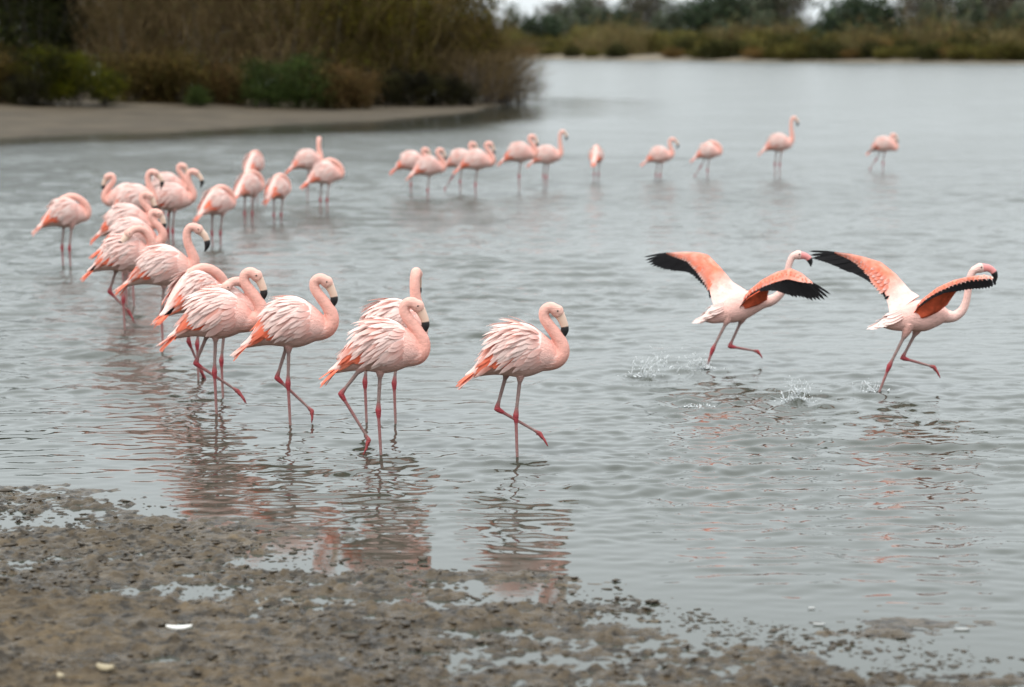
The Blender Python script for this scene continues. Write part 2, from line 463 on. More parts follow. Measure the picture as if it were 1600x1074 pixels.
# small clods and debris strewn over the mud: nobody could count them
def clods(n, seed):
    r = np.random.default_rng(seed)
    base = np.array([(0, 0, 1), (1, 0, 0), (0, 1, 0), (-1, 0, 0), (0, -1, 0), (.7, .7, .5), (-.7, .7, .5), (-.7, -.7, .5), (.7, -.7, .5), (0, 0, -.6)], float)
    fs = [(0, 5, 6), (0, 6, 7), (0, 7, 8), (0, 8, 5), (5, 1, 2), (5, 2, 6), (6, 2, 3), (6, 3, 7), (7, 3, 4), (7, 4, 8), (8, 4, 1), (8, 1, 5), (5, 2, 6), (9, 2, 1), (9, 3, 2), (9, 4, 3), (9, 1, 4)]
    fs = [f for i, f in enumerate(fs) if i != 12]
    fs.append((5, 1, 2)); fs = list(dict.fromkeys(fs))
    V = []; F = []
    made = 0
    while made < n:
        D = r.uniform(9.0, 14.8); x = r.uniform(-0.30, 0.30) * D
        s = float(shore_s(np.array([x]), np.array([D]))[0])
        if s < -0.25: continue
        if s < 0 and r.random() > 0.22 * math.exp(s * 4): continue
        cl = float(fbm(np.array([x * 1.7]), np.array([D * 2.2]), 55, 2)[0])
        if r.random() > 0.45 + 1.3 * cl: continue
        rad = 0.003 + 0.011 * r.random() ** 2.4 + (0.010 if r.random() < 0.02 else 0)
        z = float(mud_h(np.array([x]), np.array([D]))[0])
        z = max(z, -rad * 0.2)
        P = base * (1 + r.normal(0, 0.22, base.shape)) * rad * np.array([1.3 + 1.3 * r.random(), 1.0, 0.6])
        a = r.normal(0, 0.8); ca, sa = math.cos(a), math.sin(a)
        P = np.stack([P[:, 0] * ca - P[:, 1] * sa, P[:, 0] * sa + P[:, 1] * ca, P[:, 2]], 1) + (x, D, z + rad * 0.12)
        k = len(V) * 10
        V.append(P); F += [tuple(i + k for i in f) for f in fs]
        made += 1
    return new_mesh('mud_clods', np.concatenate(V), np.array(F))
o = obj('mud_clods', clods(6000, 3), M_CLOD); tag(o, 'small dark clods and debris strewn over the wet mud', None, None, 'stuff')

# a few pale things lying on the mud
def flake(name, px, py, L, W, m, label, cat, rz, curl=0.25, group=None):
    x, y, _ = at(px, py, 0.03)
    z = float(mud_h(np.array([x]), np.array([y]))[0])
    z = max(z, 0.0, *(float(mud_h(np.array([x + a_]), np.array([y + c_]))[0]) for a_ in (-.05, -.025, .025, .05) for c_ in (-.02, 0, .02)))
    V = []; F = []
    n = 9
    for i in range(n):
        u = i / (n - 1)
        w = W * math.sin(math.pi * min(1, u * 0.93 + 0.05)) ** 0.6
        for j, v in enumerate((-1, -0.4, 0.4, 1)):
            V.append(((u - .5) * L, v * w / 2, 0.3 * W * (1 - v * v) + curl * L * (u - .5) ** 2))
    for i in range(n - 1):
        for j in range(3):
            k = i * 4 + j; F.append((k, k + 1, k + 5, k + 4))
    me = new_mesh(name, V, F)
    o = obj(name, me, m); o.location = (x, y, z + 0.003); o.rotation_euler = (R(12), 0, rz)
    sm = o.modifiers.new('solid', 'SOLIDIFY'); sm.thickness = 0.002
    tag(o, label, cat, group)
flake('fallen_feather', 280, 984, 0.115, 0.03, M_SHELL, 'white feather lying on the brown mud at lower left', 'feather', R(4))
flake('dry_leaf', 166, 1058, 0.085, 0.045, M_LEAFDRY, 'pale dry leaf on the mud near the bottom edge of the photo', 'leaf', R(-25))
flake('shell_fragment', 96, 1069, 0.05, 0.03, M_LEAFDRY, 'small pale shell fragment at the bottom left of the mud', 'shell', R(-50))
flake('foam_patch', 1268, 942, 0.032, 0.02, M_FOAM, 'upper small white foam patch beside the right-hand mud clumps', 'foam', 0.1, .1)
flake('foam_patch', 1280, 967, 0.055, 0.02, M_FOAM, 'lower white foam patch among the right-hand mud clumps', 'foam', -0.1, .1)
flake('foam_patch', 1503, 975, 0.07, 0.02, M_FOAM, 'white foam patch floating on open water at lower right', 'foam', 0, .05)
flake('shell_fragment', 660, 838 + 28, 0.05, 0.045, M_CLOD, 'dark olive shell lying where the pink reflection meets the mud', 'shell', 0.4)

# ------------------------------------------------------------------ left bank (land spit)
xl = np.linspace(-75, 4, 260); yl = np.concatenate([np.linspace(58, 125, 260), np.linspace(126, 225, 60)])
Xl, Yl = np.meshgrid(xl, yl)
def left_h(x, y):
    d = poly_sdf(x, y, LB) + 1.0 * fbm(x * 0.3, y * 0.2, 61, 3)
    return np.where(d > 0, 0.09 * sstep(0, 0.8, d) + 0.55 * sstep(0, 17, d) + 0.3 * sstep(14, 40, d), 0.12 * d) + 0.05 * fbm(x * 0.9, y * 0.9, 62, 3) * sstep(0, 3, d)
me = new_mesh('left_bank', np.stack([Xl, Yl, left_h(Xl, Yl)], -1).reshape(-1, 3), grid_faces(len(yl), len(xl)))
o = obj('beach', me, M_BEACH); tag(o, 'grey brown mud spit reaching in from the left', None, None, 'structure')

# ------------------------------------------------------------------ far bank
FBX = np.array([-900, -60, at(830, 93)[0], at(1000, 95)[0], at(1200, 97)[0], at(1400, 98.5)[0], at(1600, 100)[0], 160, 900.])
FBY = np.array([520, 440, at(830, 93)[1], at(1000, 95)[1], at(1200, 97)[1], at(1400, 98.5)[1], at(1600, 100)[1], 300, 250.])
def far_h(x, y):
    d = y - np.interp(x, FBX, FBY) + 4 * fbm(x * 0.05, y * 0.05, 71, 3)
    return np.where(d > 0, 0.25 * sstep(0, 3, d) + 0.5 * sstep(3, 20, d) + 1.4 * sstep(18, 80, d), 0.1 * d) + 0.35 * fbm(x * 0.07, y * 0.07, 72, 3) * sstep(4, 15, d)
xf = np.concatenate([np.linspace(-900, -80, 40)[:-1], np.linspace(-80, 160, 200), np.linspace(160, 900, 40)[1:]])
yf = np.concatenate([np.linspace(240, 470, 260), np.geomspace(474, 6000, 60)])
Xf, Yf = np.meshgrid(xf, yf)
me = new_mesh('far_bank', np.stack([Xf, Yf, far_h(Xf, Yf)], -1).reshape(-1, 3), grid_faces(len(yf), len(xf)))
o = obj('far_shore', me, M_SAND); tag(o, 'low sandy far shore across the lagoon', None, None, 'structure')

# ------------------------------------------------------------------ vegetation
def tube_pts(P, Rd, n=6):
    """open tapered tube along points"""
    P = [Vector(p) for p in P]
    V = []; F = []
    up = Vector((0.31, 0.87, 0.38))
    for i, p in enumerate(P):
        d = (P[min(i + 1, len(P) - 1)] - P[max(i - 1, 0)]).normalized()
        a = d.cross(up)
        if a.length < 1e-4: a = d.cross(Vector((1, 0, 0)))
        a.normalize(); c = d.cross(a)
        for j in range(n):
            f = 2 * math.pi * j / n
            V.append(p + (a * math.cos(f) + c * math.sin(f)) * Rd[i])
    for i in range(len(P) - 1):
        for j in range(n):
            F.append((i * n + j, i * n + (j + 1) % n, (i + 1) * n + (j + 1) % n, (i + 1) * n + j))
    return V, F

def make_crown(seed, H, W, base, n_clump, n_leaf, leaf, col, cvar=0.35, sigma=0.28, dome=0.75, upright=0.0):
    """many small leaf faces gathered in clumps through an uneven crown"""
    r = np.random.default_rng(seed)
    C = []
    while len(C) < n_clump:
        q = r.uniform(-1, 1, 3)
        if np.linalg.norm(q) > 1: continue
        if np.linalg.norm(q) < 0.35 and r.random() < 0.6: continue
        ang_ = math.atan2(q[1], q[0])
        lump = 0.78 + 0.3 * math.sin(ang_ * 2 + seed) * math.cos(q[2] * 3 + seed * 1.7) + r.normal(0, 0.08)
        z = base + (q[2] * 0.5 + 0.5) * (H - base) * (0.8 + 0.25 * lump)
        C.append((q[0] * W * lump, q[1] * W * lump, z))
    C = np.array(C)
    cb = np.clip(r.normal(1, cvar, n_clump), 0.35, 1.9)
    cen = np.repeat(C, n_leaf, 0)
    N = len(cen)
    off = r.normal(0, 1, (N, 3)) * np.array([sigma * 1.1, sigma * 1.1, sigma * (0.7 + upright)]) * W * (0.6 + 0.8 * np.repeat(r.random(n_clump), n_leaf)[:, None])
    P = cen + off
    P[:, 2] = np.maximum(P[:, 2], 0.05)
    a = r.normal(0, 1, (N, 3)); a[:, 2] += upright * 2.5; a /= np.linalg.norm(a, axis=1)[:, None]
    bb = np.cross(a, r.normal(0, 1, (N, 3))); bb /= np.linalg.norm(bb, axis=1)[:, None]
    s = leaf * (0.6 + 0.8 * r.random(N))[:, None]
    ln = s * (1.0 + upright * 2.5); wd = s * 0.45 / (1 + upright)
    V = np.stack([P - a * ln, P + bb * wd, P + a * ln, P - bb * wd], 1).reshape(-1, 3)
    F = np.arange(N * 4).reshape(N, 4)
    c = sat(col)[None, :] * (np.repeat(cb, n_leaf) * (0.7 + 0.6 * r.random(N)))[:, None]
    c = c * LEAF_K * (1 + r.normal(0, 0.08, (N, 3)))
    me = new_mesh('crown', V, F, np.repeat(np.clip(c, 0.004, 1), 4, 0), smooth=False)
    me.materials.append(M_LEAF)
    return me, C
def make_stems(seed, C, k, r0, col, bend=0.25):
    r = np.random.default_rng(seed + 99)
    V = []; F = []
    idx = r.choice(len(C), min(k, len(C)), replace=False)
    for i in idx:
        e = C[i]; b0 = np.array([r.normal(0, r0 * 2), r.normal(0, r0 * 2), -0.3])
        mid = b0 + (e - b0) * 0.5 + np.array([r.normal(0, bend), r.normal(0, bend), 0.1]) * e[2] * 0.25
        P = [b0 * (1 - t_) ** 2 + 2 * mid * t_ * (1 - t_) + e * t_ ** 2 for t_ in np.linspace(0, 1, 7)]
        rr = [r0 * (1 - 0.85 * t_) for t_ in np.linspace(0, 1, 7)]
        v, f = tube_pts(P, rr, 5)
        o_ = len(V); V += v; F += [tuple(x + o_ for x in q) for q in f]
    c = np.array(col)[None, :] * (0.8 + 0.4 * np.random.default_rng(seed).random(len(V)))[:, None]
    me = new_mesh('trunk', V, F, c)
    me.materials.append(M_BARK)
    return me
def make_twigs(seed, H, W, base, n, wd, col, lean=0.5, up=1.0):
    """a bare or nearly bare thicket: fine twigs fanning up from the stems"""
    r = np.random.default_rng(seed)
    V = []; cl = []
    for i in range(n):
        q = r.random() ** 0.6
        a = r.uniform(0, 6.283); rad = W * math.sqrt(r.random()) * (0.45 + 0.55 * q)
        z = base + (H - base) * r.random() ** 0.8 * 0.85
        p = np.array([math.cos(a) * rad, math.sin(a) * rad, z])
        d = np.array([math.cos(a) * lean * rad / W + r.normal(0, 0.28), math.sin(a) * lean * rad / W + r.normal(0, .28), up * (0.6 + 0.6 * r.random())])
        L = (H - base) * (0.10 + 0.20 * r.random())
        d = d / np.linalg.norm(d)
        side = np.cross(d, r.normal(0, 1, 3)); side /= np.linalg.norm(side)
        w = wd * (0.5 + r.random())
        bend = r.normal(0, 0.12, 3) * L
        m_ = p + d * L * 0.55 + bend
        V += [p - side * w, p + side * w, m_ + side * w * .6, m_ - side * w * .6, p + d * L]
        c = sat(col) * LEAF_K * (0.55 + 0.8 * r.random()); cl += [c] * 5
    F = []
    for i in range(n):
        k = i * 5; F += [(k, k + 1, k + 2, k + 3), (k + 3, k + 2, k + 4)]
    me = new_mesh('twigs', V, F, np.array(cl), smooth=False)
    me.materials.append(M_LEAF)
    return me

KIND = {}
def kind(name, crown=None, stems=(6, 0.06), bark=(0.10, 0.085, 0.07), twigs=None, seed=1):
    parts = []
    if crown:
        cme, C = make_crown(seed, **crown)
        parts.append(('crown', cme))
    else:
        C = np.array([(random.uniform(-1, 1) * twigs['W'] * .6, random.uniform(-1, 1) * twigs['W'] * .6, twigs['H'] * random.uniform(.5, .85)) for _ in range(24)])
    if twigs:
        parts.append(('twigs', make_twigs(seed + 5, **twigs)))
    parts.append(('trunk' if crown is None or crown['H'] > 2.6 else 'stem', make_stems(seed, C, stems[0], stems[1], bark)))
    KIND[name] = parts
# big trees and thickets of the left bank (metres)
kind('evergreen', dict(H=6.6, W=2.6, base=0.6, n_clump=70, n_leaf=150, leaf=0.085, col=(0.022, 0.028, 0.012), cvar=.55, sigma=.17), (9, .11), seed=11, bark=(.03, .026, .02))
kind('evergreen2', dict(H=6.2, W=2.4, base=0.4, n_clump=60, n_leaf=150, leaf=0.08, col=(0.030, 0.032, 0.014), cvar=.55, sigma=.17), (9, .10), seed=12, bark=(.03, .026, .02))
kind('bare', dict(H=6.6, W=2.3, base=0.6, n_clump=45, n_leaf=70, leaf=0.06, col=(0.115, 0.088, 0.055), cvar=.35, sigma=.24, upright=.5), (16, .06), (0.13, 0.11, 0.09), dict(H=6.8, W=2.3, base=0.3, n=3800, wd=0.011, col=(0.23, 0.175, 0.11)), seed=13)
kind('bare2', dict(H=6.0, W=2.2, base=0.5, n_clump=45, n_leaf=60, leaf=0.06, col=(0.095, 0.08, 0.045), cvar=.35, sigma=.24, upright=.5), (16, .06), (0.14, 0.12, 0.10), dict(H=6.4, W=2.2, base=0.3, n=3600, wd=0.011, col=(0.24, 0.185, 0.12)), seed=14)
kind('tamarisk', dict(H=5.4, W=2.4, base=0.5, n_clump=70, n_leaf=110, leaf=0.07, col=(0.090, 0.078, 0.030), cvar=.55, sigma=.17, upright=.3), (14, .06), (0.10, 0.085, 0.07), dict(H=5.6, W=2.5, base=0.3, n=2200, wd=0.010, col=(0.19, 0.15, 0.09)), seed=15)
kind('tamarisk2', dict(H=5.0, W=2.4, base=0.4, n_clump=70, n_leaf=110, leaf=0.07, col=(0.105, 0.082, 0.040), cvar=.55, sigma=.17, upright=.3), (14, .06), (0.10, 0.085, 0.07), dict(H=5.2, W=2.5, base=0.3, n=2200, wd=0.010, col=(0.20, 0.155, 0.095)), seed=16)
kind('overhang', None, (18, .05), (0.10, 0.085, 0.075), dict(H=2.6, W=1.9, base=0.1, n=1500, wd=0.010, col=(0.15, 0.115, 0.075), lean=1.4, up=.55), seed=17)
kind('olive_bush', dict(H=2.1, W=1.35, base=0.1, n_clump=45, n_leaf=120, leaf=0.055, col=(0.058, 0.058, 0.017), cvar=.55, sigma=.17), (8, .03), seed=18)
kind('brown_bush', dict(H=1.5, W=1.1, base=0.08, n_clump=40, n_leaf=110, leaf=0.05, col=(0.078, 0.060, 0.030), cvar=.35, sigma=.22, upright=.4), (8, .02), seed=19)
kind('green_bush', dict(H=1.7, W=1.15, base=0.08, n_clump=45, n_leaf=130, leaf=0.05, col=(0.050, 0.064, 0.028), cvar=.3, sigma=.2), (8, .02), seed=20)
kind('rust_bush', dict(H=1.3, W=1.0, base=0.05, n_clump=40, n_leaf=110, leaf=0.05, col=(0.088, 0.062, 0.035), cvar=.3, sigma=.22, upright=.4), (8, .02), seed=21)
kind('dark_bush', dict(H=1.6, W=1.3, base=0.05, n_clump=40, n_leaf=110, leaf=0.055, col=(0.026, 0.024, 0.013), cvar=.55, sigma=.172), (8, .025), seed=22)
kind('dry_grass', dict(H=0.75, W=0.9, base=0.02, n_clump=26, n_leaf=70, leaf=0.06, col=(0.20, 0.155, 0.085), cvar=.25, sigma=.25, upright=1.0), (4, .01), seed=23)
# far shore (seen small)
kind('far_round', dict(H=7.0, W=5.2, base=0.4, n_clump=60, n_leaf=60, leaf=0.34, col=(0.052, 0.064, 0.044), cvar=.3, sigma=.17), (6, .2), seed=31)
kind('far_tree', dict(H=8.0, W=3.4, base=0.5, n_clump=46, n_leaf=50, leaf=0.30, col=(0.098, 0.108, 0.080), cvar=.35, sigma=.2), (6, .16), seed=32)
kind('far_bare', dict(H=8.5, W=3.2, base=1.0, n_clump=30, n_leaf=26, leaf=0.28, col=(0.13, 0.122, 0.098), cvar=.3, sigma=.25, upright=.4), (12, .10), (0.14, 0.12, 0.10), dict(H=8.5, W=3.2, base=.5, n=900, wd=0.035, col=(0.14, 0.125, 0.10)), seed=33)
kind('far_bush', dict(H=3.0, W=3.6, base=0.05, n_clump=46, n_leaf=50, leaf=0.22, col=(0.092, 0.082, 0.038), cvar=.35, sigma=.18), (4, .06), seed=34)
kind('far_olive', dict(H=3.4, W=4.0, base=0.05, n_clump=46, n_leaf=50, leaf=0.24, col=(0.135, 0.122, 0.060), cvar=.3, sigma=.18), (4, .06), seed=35)
kind('far_rust', dict(H=2.6, W=3.4, base=0.05, n_clump=40, n_leaf=50, leaf=0.22, col=(0.145, 0.10, 0.055), cvar=.3, sigma=.18), (4, .06), seed=36)
kind('far_dark', dict(H=3.0, W=3.4, base=0.02, n_clump=46, n_leaf=50, leaf=0.22, col=(0.044, 0.044, 0.022), cvar=.35, sigma=.18), (4, .06), seed=37)
kind('far_reed', dict(H=3.0, W=5.0, base=0.02, n_clump=46, n_leaf=60, leaf=0.22, col=(0.165, 0.138, 0.082), cvar=.22, sigma=.2, upright=.8), (4, .03), seed=38)

def plant(name, kd, loc, s, rz, label, cat, group=None, sz=None):
    e = empty(name, loc, rz)
    e.scale = (s, s, sz or s)
    for pn, me in KIND[kd]:
        obj(pn, me, None, e)
    tag(e, label, cat, group)
    return e
def onleft(px, Y):
    x = atY(px, Y, 0.5)[0]
    return (x, Y, float(left_h(np.array([x]), np.array([Y]))[0]) - 0.04)
LEFT = [  # px, Y, kind, scale, label
    (-60, 104, 'evergreen', 1.15, 'dark evergreen tree cut by the left edge of the photo'),
    (45, 100, 'evergreen2', 1.1, 'dark evergreen tree behind the big olive bush, nearest the left edge'),
    (120, 106, 'evergreen', 1.1, 'blackish evergreen tree between the olive bush and the bare grey thicket'),
    (20, 112, 'evergreen2', 1.3, 'tall dark evergreen at the back of the left corner'),
    (190, 101, 'bare2', 1.0, 'leafless grey brown tree just right of the dark evergreens'),
    (255, 104, 'bare', 1.05, 'bare grey thicket tree above the brown scrub'),
    (320, 101, 'bare2', 1.05, 'bare grey tree in the middle of the left thicket'),
    (385, 104, 'bare', 1.05, 'pale twiggy tree above the rounded green bushes'),
    (440, 101, 'bare2', 1.05, 'bare brown tree right behind the green bushes'),
    (230, 113, 'evergreen2', 1.1, 'dark tree seen through the bare grey twigs'),
    (345, 114, 'evergreen2', 1.1, 'dark green tree filling the back of the bare thicket'),
    (460, 114, 'tamarisk', 1.25, 'olive tree at the back above the green bushes'),
    (505, 102, 'tamarisk', 1.15, 'olive feathery tree above the rust coloured bush'),
    (560, 105, 'tamarisk2', 1.15, 'brown olive tree in the middle of the point thicket'),
    (612, 104, 'tamarisk', 1.1, 'olive feathery tree with a bright green clump beside it'),
    (655, 106, 'tamarisk2', 1.1, 'tall brown tree near the point of the spit'),
    (700, 107, 'tamarisk', 1.08, 'olive brown tree whose top meets the strip of sky'),
    (736, 108, 'tamarisk2', 0.74, 'brown feathery shrub leaning over the water at the point'),
    (768, 110, 'tamarisk', 0.52, 'outermost low olive shrub at the tip of the spit'),
    (-30, 119, 'evergreen', 1.5, 'dark tree mass at the very back of the left corner'),
    (85, 121, 'evergreen2', 1.5, 'dark tree at the very back behind the blackish evergreen'),
    (165, 119, 'evergreen', 1.4, 'dark tree at the back where the bare twigs begin'),
    (590, 116, 'tamarisk2', 1.2, 'brown tree at the back of the point thicket'),
]
r_ = random.Random(4)
for (px, Y, kd, s, lab) in LEFT:
    plant('thicket_tree', kd, onleft(px, Y), s, r_.uniform(0, 6.28), lab, 'tree', 'trees and thickets on the left spit')
for (px, Y, s, lab) in [(768, 106, 1.0, 'bare grey branches hanging over the water at the point'), (735, 104, 0.95, 'tangle of dark bare branches low behind the tip of the beach'), (792, 108, .95, 'outermost bare twigs reaching over the lagoon'), (812, 109, .6, 'low bare twigs standing in the water beyond the tip'), (780, 110, 1.25, 'tallest bare grey shrub at the tip of the spit')]:
    plant('bare_shrub', 'overhang', onleft(px, Y), s, r_.uniform(0, 6.28), lab, 'shrub', 'bare shrubs at the point')
BUSH = [
    (-25, 90, 'brown_bush', 1.2, 'brown bush cut by the left edge at the top of the beach'),
    (20, 91, 'rust_bush', 1.1, 'rusty brown bush at the far left above the beach'),
    (75, 90, 'olive_bush', 1.05, 'tallest olive bush on the left beach edge'),
    (118, 90, 'olive_bush', .95, 'olive bush sloping down to the beach, middle of the left clump'),
    (165, 91, 'olive_bush', .65, 'low olive bush at the right end of the left clump'),
    (45, 89, 'dark_bush', .75, 'dark low bush in front of the olive clump'),
    (205, 95, 'brown_bush', 1.1, 'brown scrub bush just right of the olive clump'),
    (240, 96, 'rust_bush', 1.15, 'rusty scrub bush under the bare grey trees'),
    (282, 95, 'brown_bush', 1.15, 'brown scrub bush over the pale strip of sand'),
    (325, 97, 'dark_bush', 1.05, 'dark bush in the brown scrub left of the green bushes'),
    (355, 96, 'rust_bush', 1.05, 'rusty bush touching the left green bush'),
    (412, 95, 'green_bush', 1.0, 'left of the two rounded green bushes'),
    (468, 96, 'green_bush', 1.15, 'right and taller of the two rounded green bushes'),
    (515, 97, 'rust_bush', 1.15, 'rust coloured bush right of the green bushes'),
    (552, 98, 'rust_bush', 1.0, 'small rusty bush at the start of the dark undergrowth'),
    (600, 101, 'dark_bush', 1.0, 'dark undergrowth bush behind the middle of the beach tip'),
    (640, 102, 'dark_bush', .95, 'dark undergrowth bush below the tall brown tree'),
    (685, 103, 'dark_bush', .85, 'dark undergrowth bush near the tip of the beach'),
    (722, 104, 'dark_bush', .7, 'last dark low bush before the open water'),
    (310, 93, 'green_bush', .45, 'small green tuft on the sand above the beach'),
]
for (px, Y, kd, s, lab) in BUSH:
    plant('bush', kd, onleft(px, Y - 4), s, r_.uniform(0, 6.28), lab, 'bush', 'bushes along the left beach')
for (px, Y, s, lab) in [(232, 91.5, .55, 'pale dry grass tuft at the left end of the sandy strip'), (262, 92, .6, 'pale dry grass tuft in the middle of the sandy strip'), (372, 92.5, .5, 'pale dry grass tuft before the left green bush')]:
    plant('grass_tuft', 'dry_grass', onleft(px, Y), s, r_.uniform(0, 6.28), lab, 'grass', 'dry grass tufts above the beach')

def onfar(px, dY):
    x = (px - 800) / FPX * 380
    for _ in range(4):
        y = float(np.interp(x, FBX, FBY)) + dY
        x = (px - 800) / FPX * (y * CP + CAM_H * SP)
    return (x, y, float(far_h(np.array([x]), np.array([y]))[0]) - 0.15)
FAR = [  # px, metres behind the shore, kind, scale, name, label
    (850, 60, 'far_round', .75, 'dark green rounded tree on the far shore just right of the near point'),
    (955, 75, 'far_round', .85, 'dark tree on the far shore above the left sand patch'),
    (1100, 85, 'far_round', 1.0, 'left of the dark tree pair on the far shore above the sand gap'),
    (1155, 85, 'far_round', 1.05, 'right of the dark tree pair on the far shore above the sand gap'),
    (1335, 45, 'far_round', 1.02, 'big dark round tree standing alone on the far shore at right'),
    (1285, 48, 'far_round', .55, 'small dark tree joined to the left of the big round tree'),
    (1385, 50, 'far_round', .55, 'small dark tree at the right foot of the big round tree'),
    (1600, 40, 'far_round', .7, 'dark tree cut by the right edge on the far shore'),
    (800, 70, 'far_tree', .75, 'grey green tree on the far shore showing behind the near point'),
    (900, 90, 'far_tree', 1.0, 'grey green tree between the two dark trees at far left'),
    (1010, 95, 'far_bare', 1.1, 'bare grey tree on the far shore in the middle'),
    (1045, 95, 'far_tree', .85, 'grey green tree left of the dark tree pair'),
    (1205, 80, 'far_tree', 1.15, 'grey tree right of the dark pair, next to the open sky'),
    (1230, 85, 'far_bare', 1.1, 'bare grey tree at the left end of the open sky gap'),
    (1190, 100, 'far_bare', 1.3, 'tall bare tree behind the dark pair'),
    (1425, 70, 'far_bare', .95, 'first bare tree right of the big round tree'),
    (1470, 75, 'far_bare', .9, 'second bare tree right of the big round tree'),
    (1510, 70, 'far_tree', .95, 'grey brown tree above the rusty scrub at right'),
    (1548, 75, 'far_bare', .95, 'bare tree second from the right edge on the far shore'),
    (1585, 80, 'far_bare', .95, 'bare tree beside the right edge on the far shore'),
    (925, 100, 'far_bare', 1.0, 'bare grey tree just left of the dark tree above the sand patch'),
    (985, 100, 'far_tree', 1.0, 'grey green tree just right of the dark tree above the sand patch'),
    (1068, 110, 'far_tree', .8, 'pale grey tree at the left foot of the dark pair'),
    (1130, 110, 'far_tree', 1.2, 'grey green tree between and behind the dark pair'),
    (1450, 100, 'far_tree', .85, 'grey green tree behind the first two bare trees at right'),
    (1530, 105, 'far_tree', 1.0, 'grey green tree at the back near the right edge'),
    (870, 100, 'far_bare', .9, 'bare grey tree behind the rounded tree nearest the near point'),
    (760, 80, 'far_tree', .7, 'grey green tree on the far shore left of the gap in the thicket'),
]
for (px, dY, kd, s, lab) in FAR:
    plant('far_tree', kd, onfar(px, dY), s * 1.3, r_.uniform(0, 6.28), lab, 'tree', 'trees on the far shore')
FB = []
rr = random.Random(12)
def far_row(x0, x1, step_, dY, kinds, s, row, gap=False):
    x = x0
    while x < x1:
        if not (gap and 985 < x < 1050):
            FB.append((x, dY + rr.uniform(-3, 3), rr.choice(kinds), s * rr.uniform(.75, 1.3), row))
        x += step_ * rr.uniform(.7, 1.3)
far_row(800, 990, 34, 12, ['far_bush', 'far_bush', 'far_rust', 'far_dark'], .62, 'front row', True)
far_row(1052, 1600, 30, 9, ['far_dark', 'far_bush', 'far_dark', 'far_bush', 'far_rust'], .76, 'front row', True)
far_row(800, 1600, 38, 26, ['far_rust', 'far_olive', 'far_bush', 'far_reed', 'far_dark'], .9, 'second row', True)
far_row(800, 1290, 36, 42, ['far_olive', 'far_olive', 'far_reed', 'far_bush'], 1.05, 'third row')
far_row(1290, 1610, 36, 40, ['far_reed', 'far_rust', 'far_bush'], 1.0, 'third row')
far_row(780, 1610, 30, 66, ['far_olive', 'far_tree', 'far_reed', 'far_tree'], .72, 'back row')
NM = {'far_bush': 'brown olive', 'far_rust': 'rusty brown', 'far_dark': 'dark', 'far_olive': 'yellowish olive', 'far_reed': 'pale tan reedy', 'far_tree': 'grey green'}
ORD = 'first second third fourth fifth sixth seventh eighth ninth tenth eleventh twelfth thirteenth fourteenth fifteenth sixteenth seventeenth eighteenth nineteenth twentieth'.split()
ORD += ['twenty ' + o_ for o_ in ORD[:9]]
seen = {}
FB.sort(key=lambda q: q[0])
for (px, dY, kd, s, row) in FB:
    n_ = seen[(kd, row)] = seen.get((kd, row), 0) + 1
    plant('far_bush', kd, onfar(px, dY), s, rr.uniform(0, 6.28), '%s bush, %s from the left of its kind, far shore %s' % (NM[kd], ORD[n_ - 1], row), 'bush', '%s bushes of the far shore' % NM[kd])

# ------------------------------------------------------------------ flamingos
PALE = np.array((0.78, 0.565, 0.515)); PINK = np.array((0.73, 0.39, 0.335)); SALMON = np.array((0.68, 0.275, 0.21))
CORAL = np.array((0.82, 0.235, 0.145)); ORANGE = np.array((0.78, 0.125, 0.055)); BLACK = np.array((0.013, 0.012, 0.013))
HEADC = np.array((0.70, 0.415, 0.345)); SHANK = np.array((0.27, 0.18, 0.165)); KNEE = np.array((0.33, 0.052, 0.062)); FOOT = np.array((0.30, 0.062, 0.065))
WHITE = np.array((0.80, 0.655, 0.61))

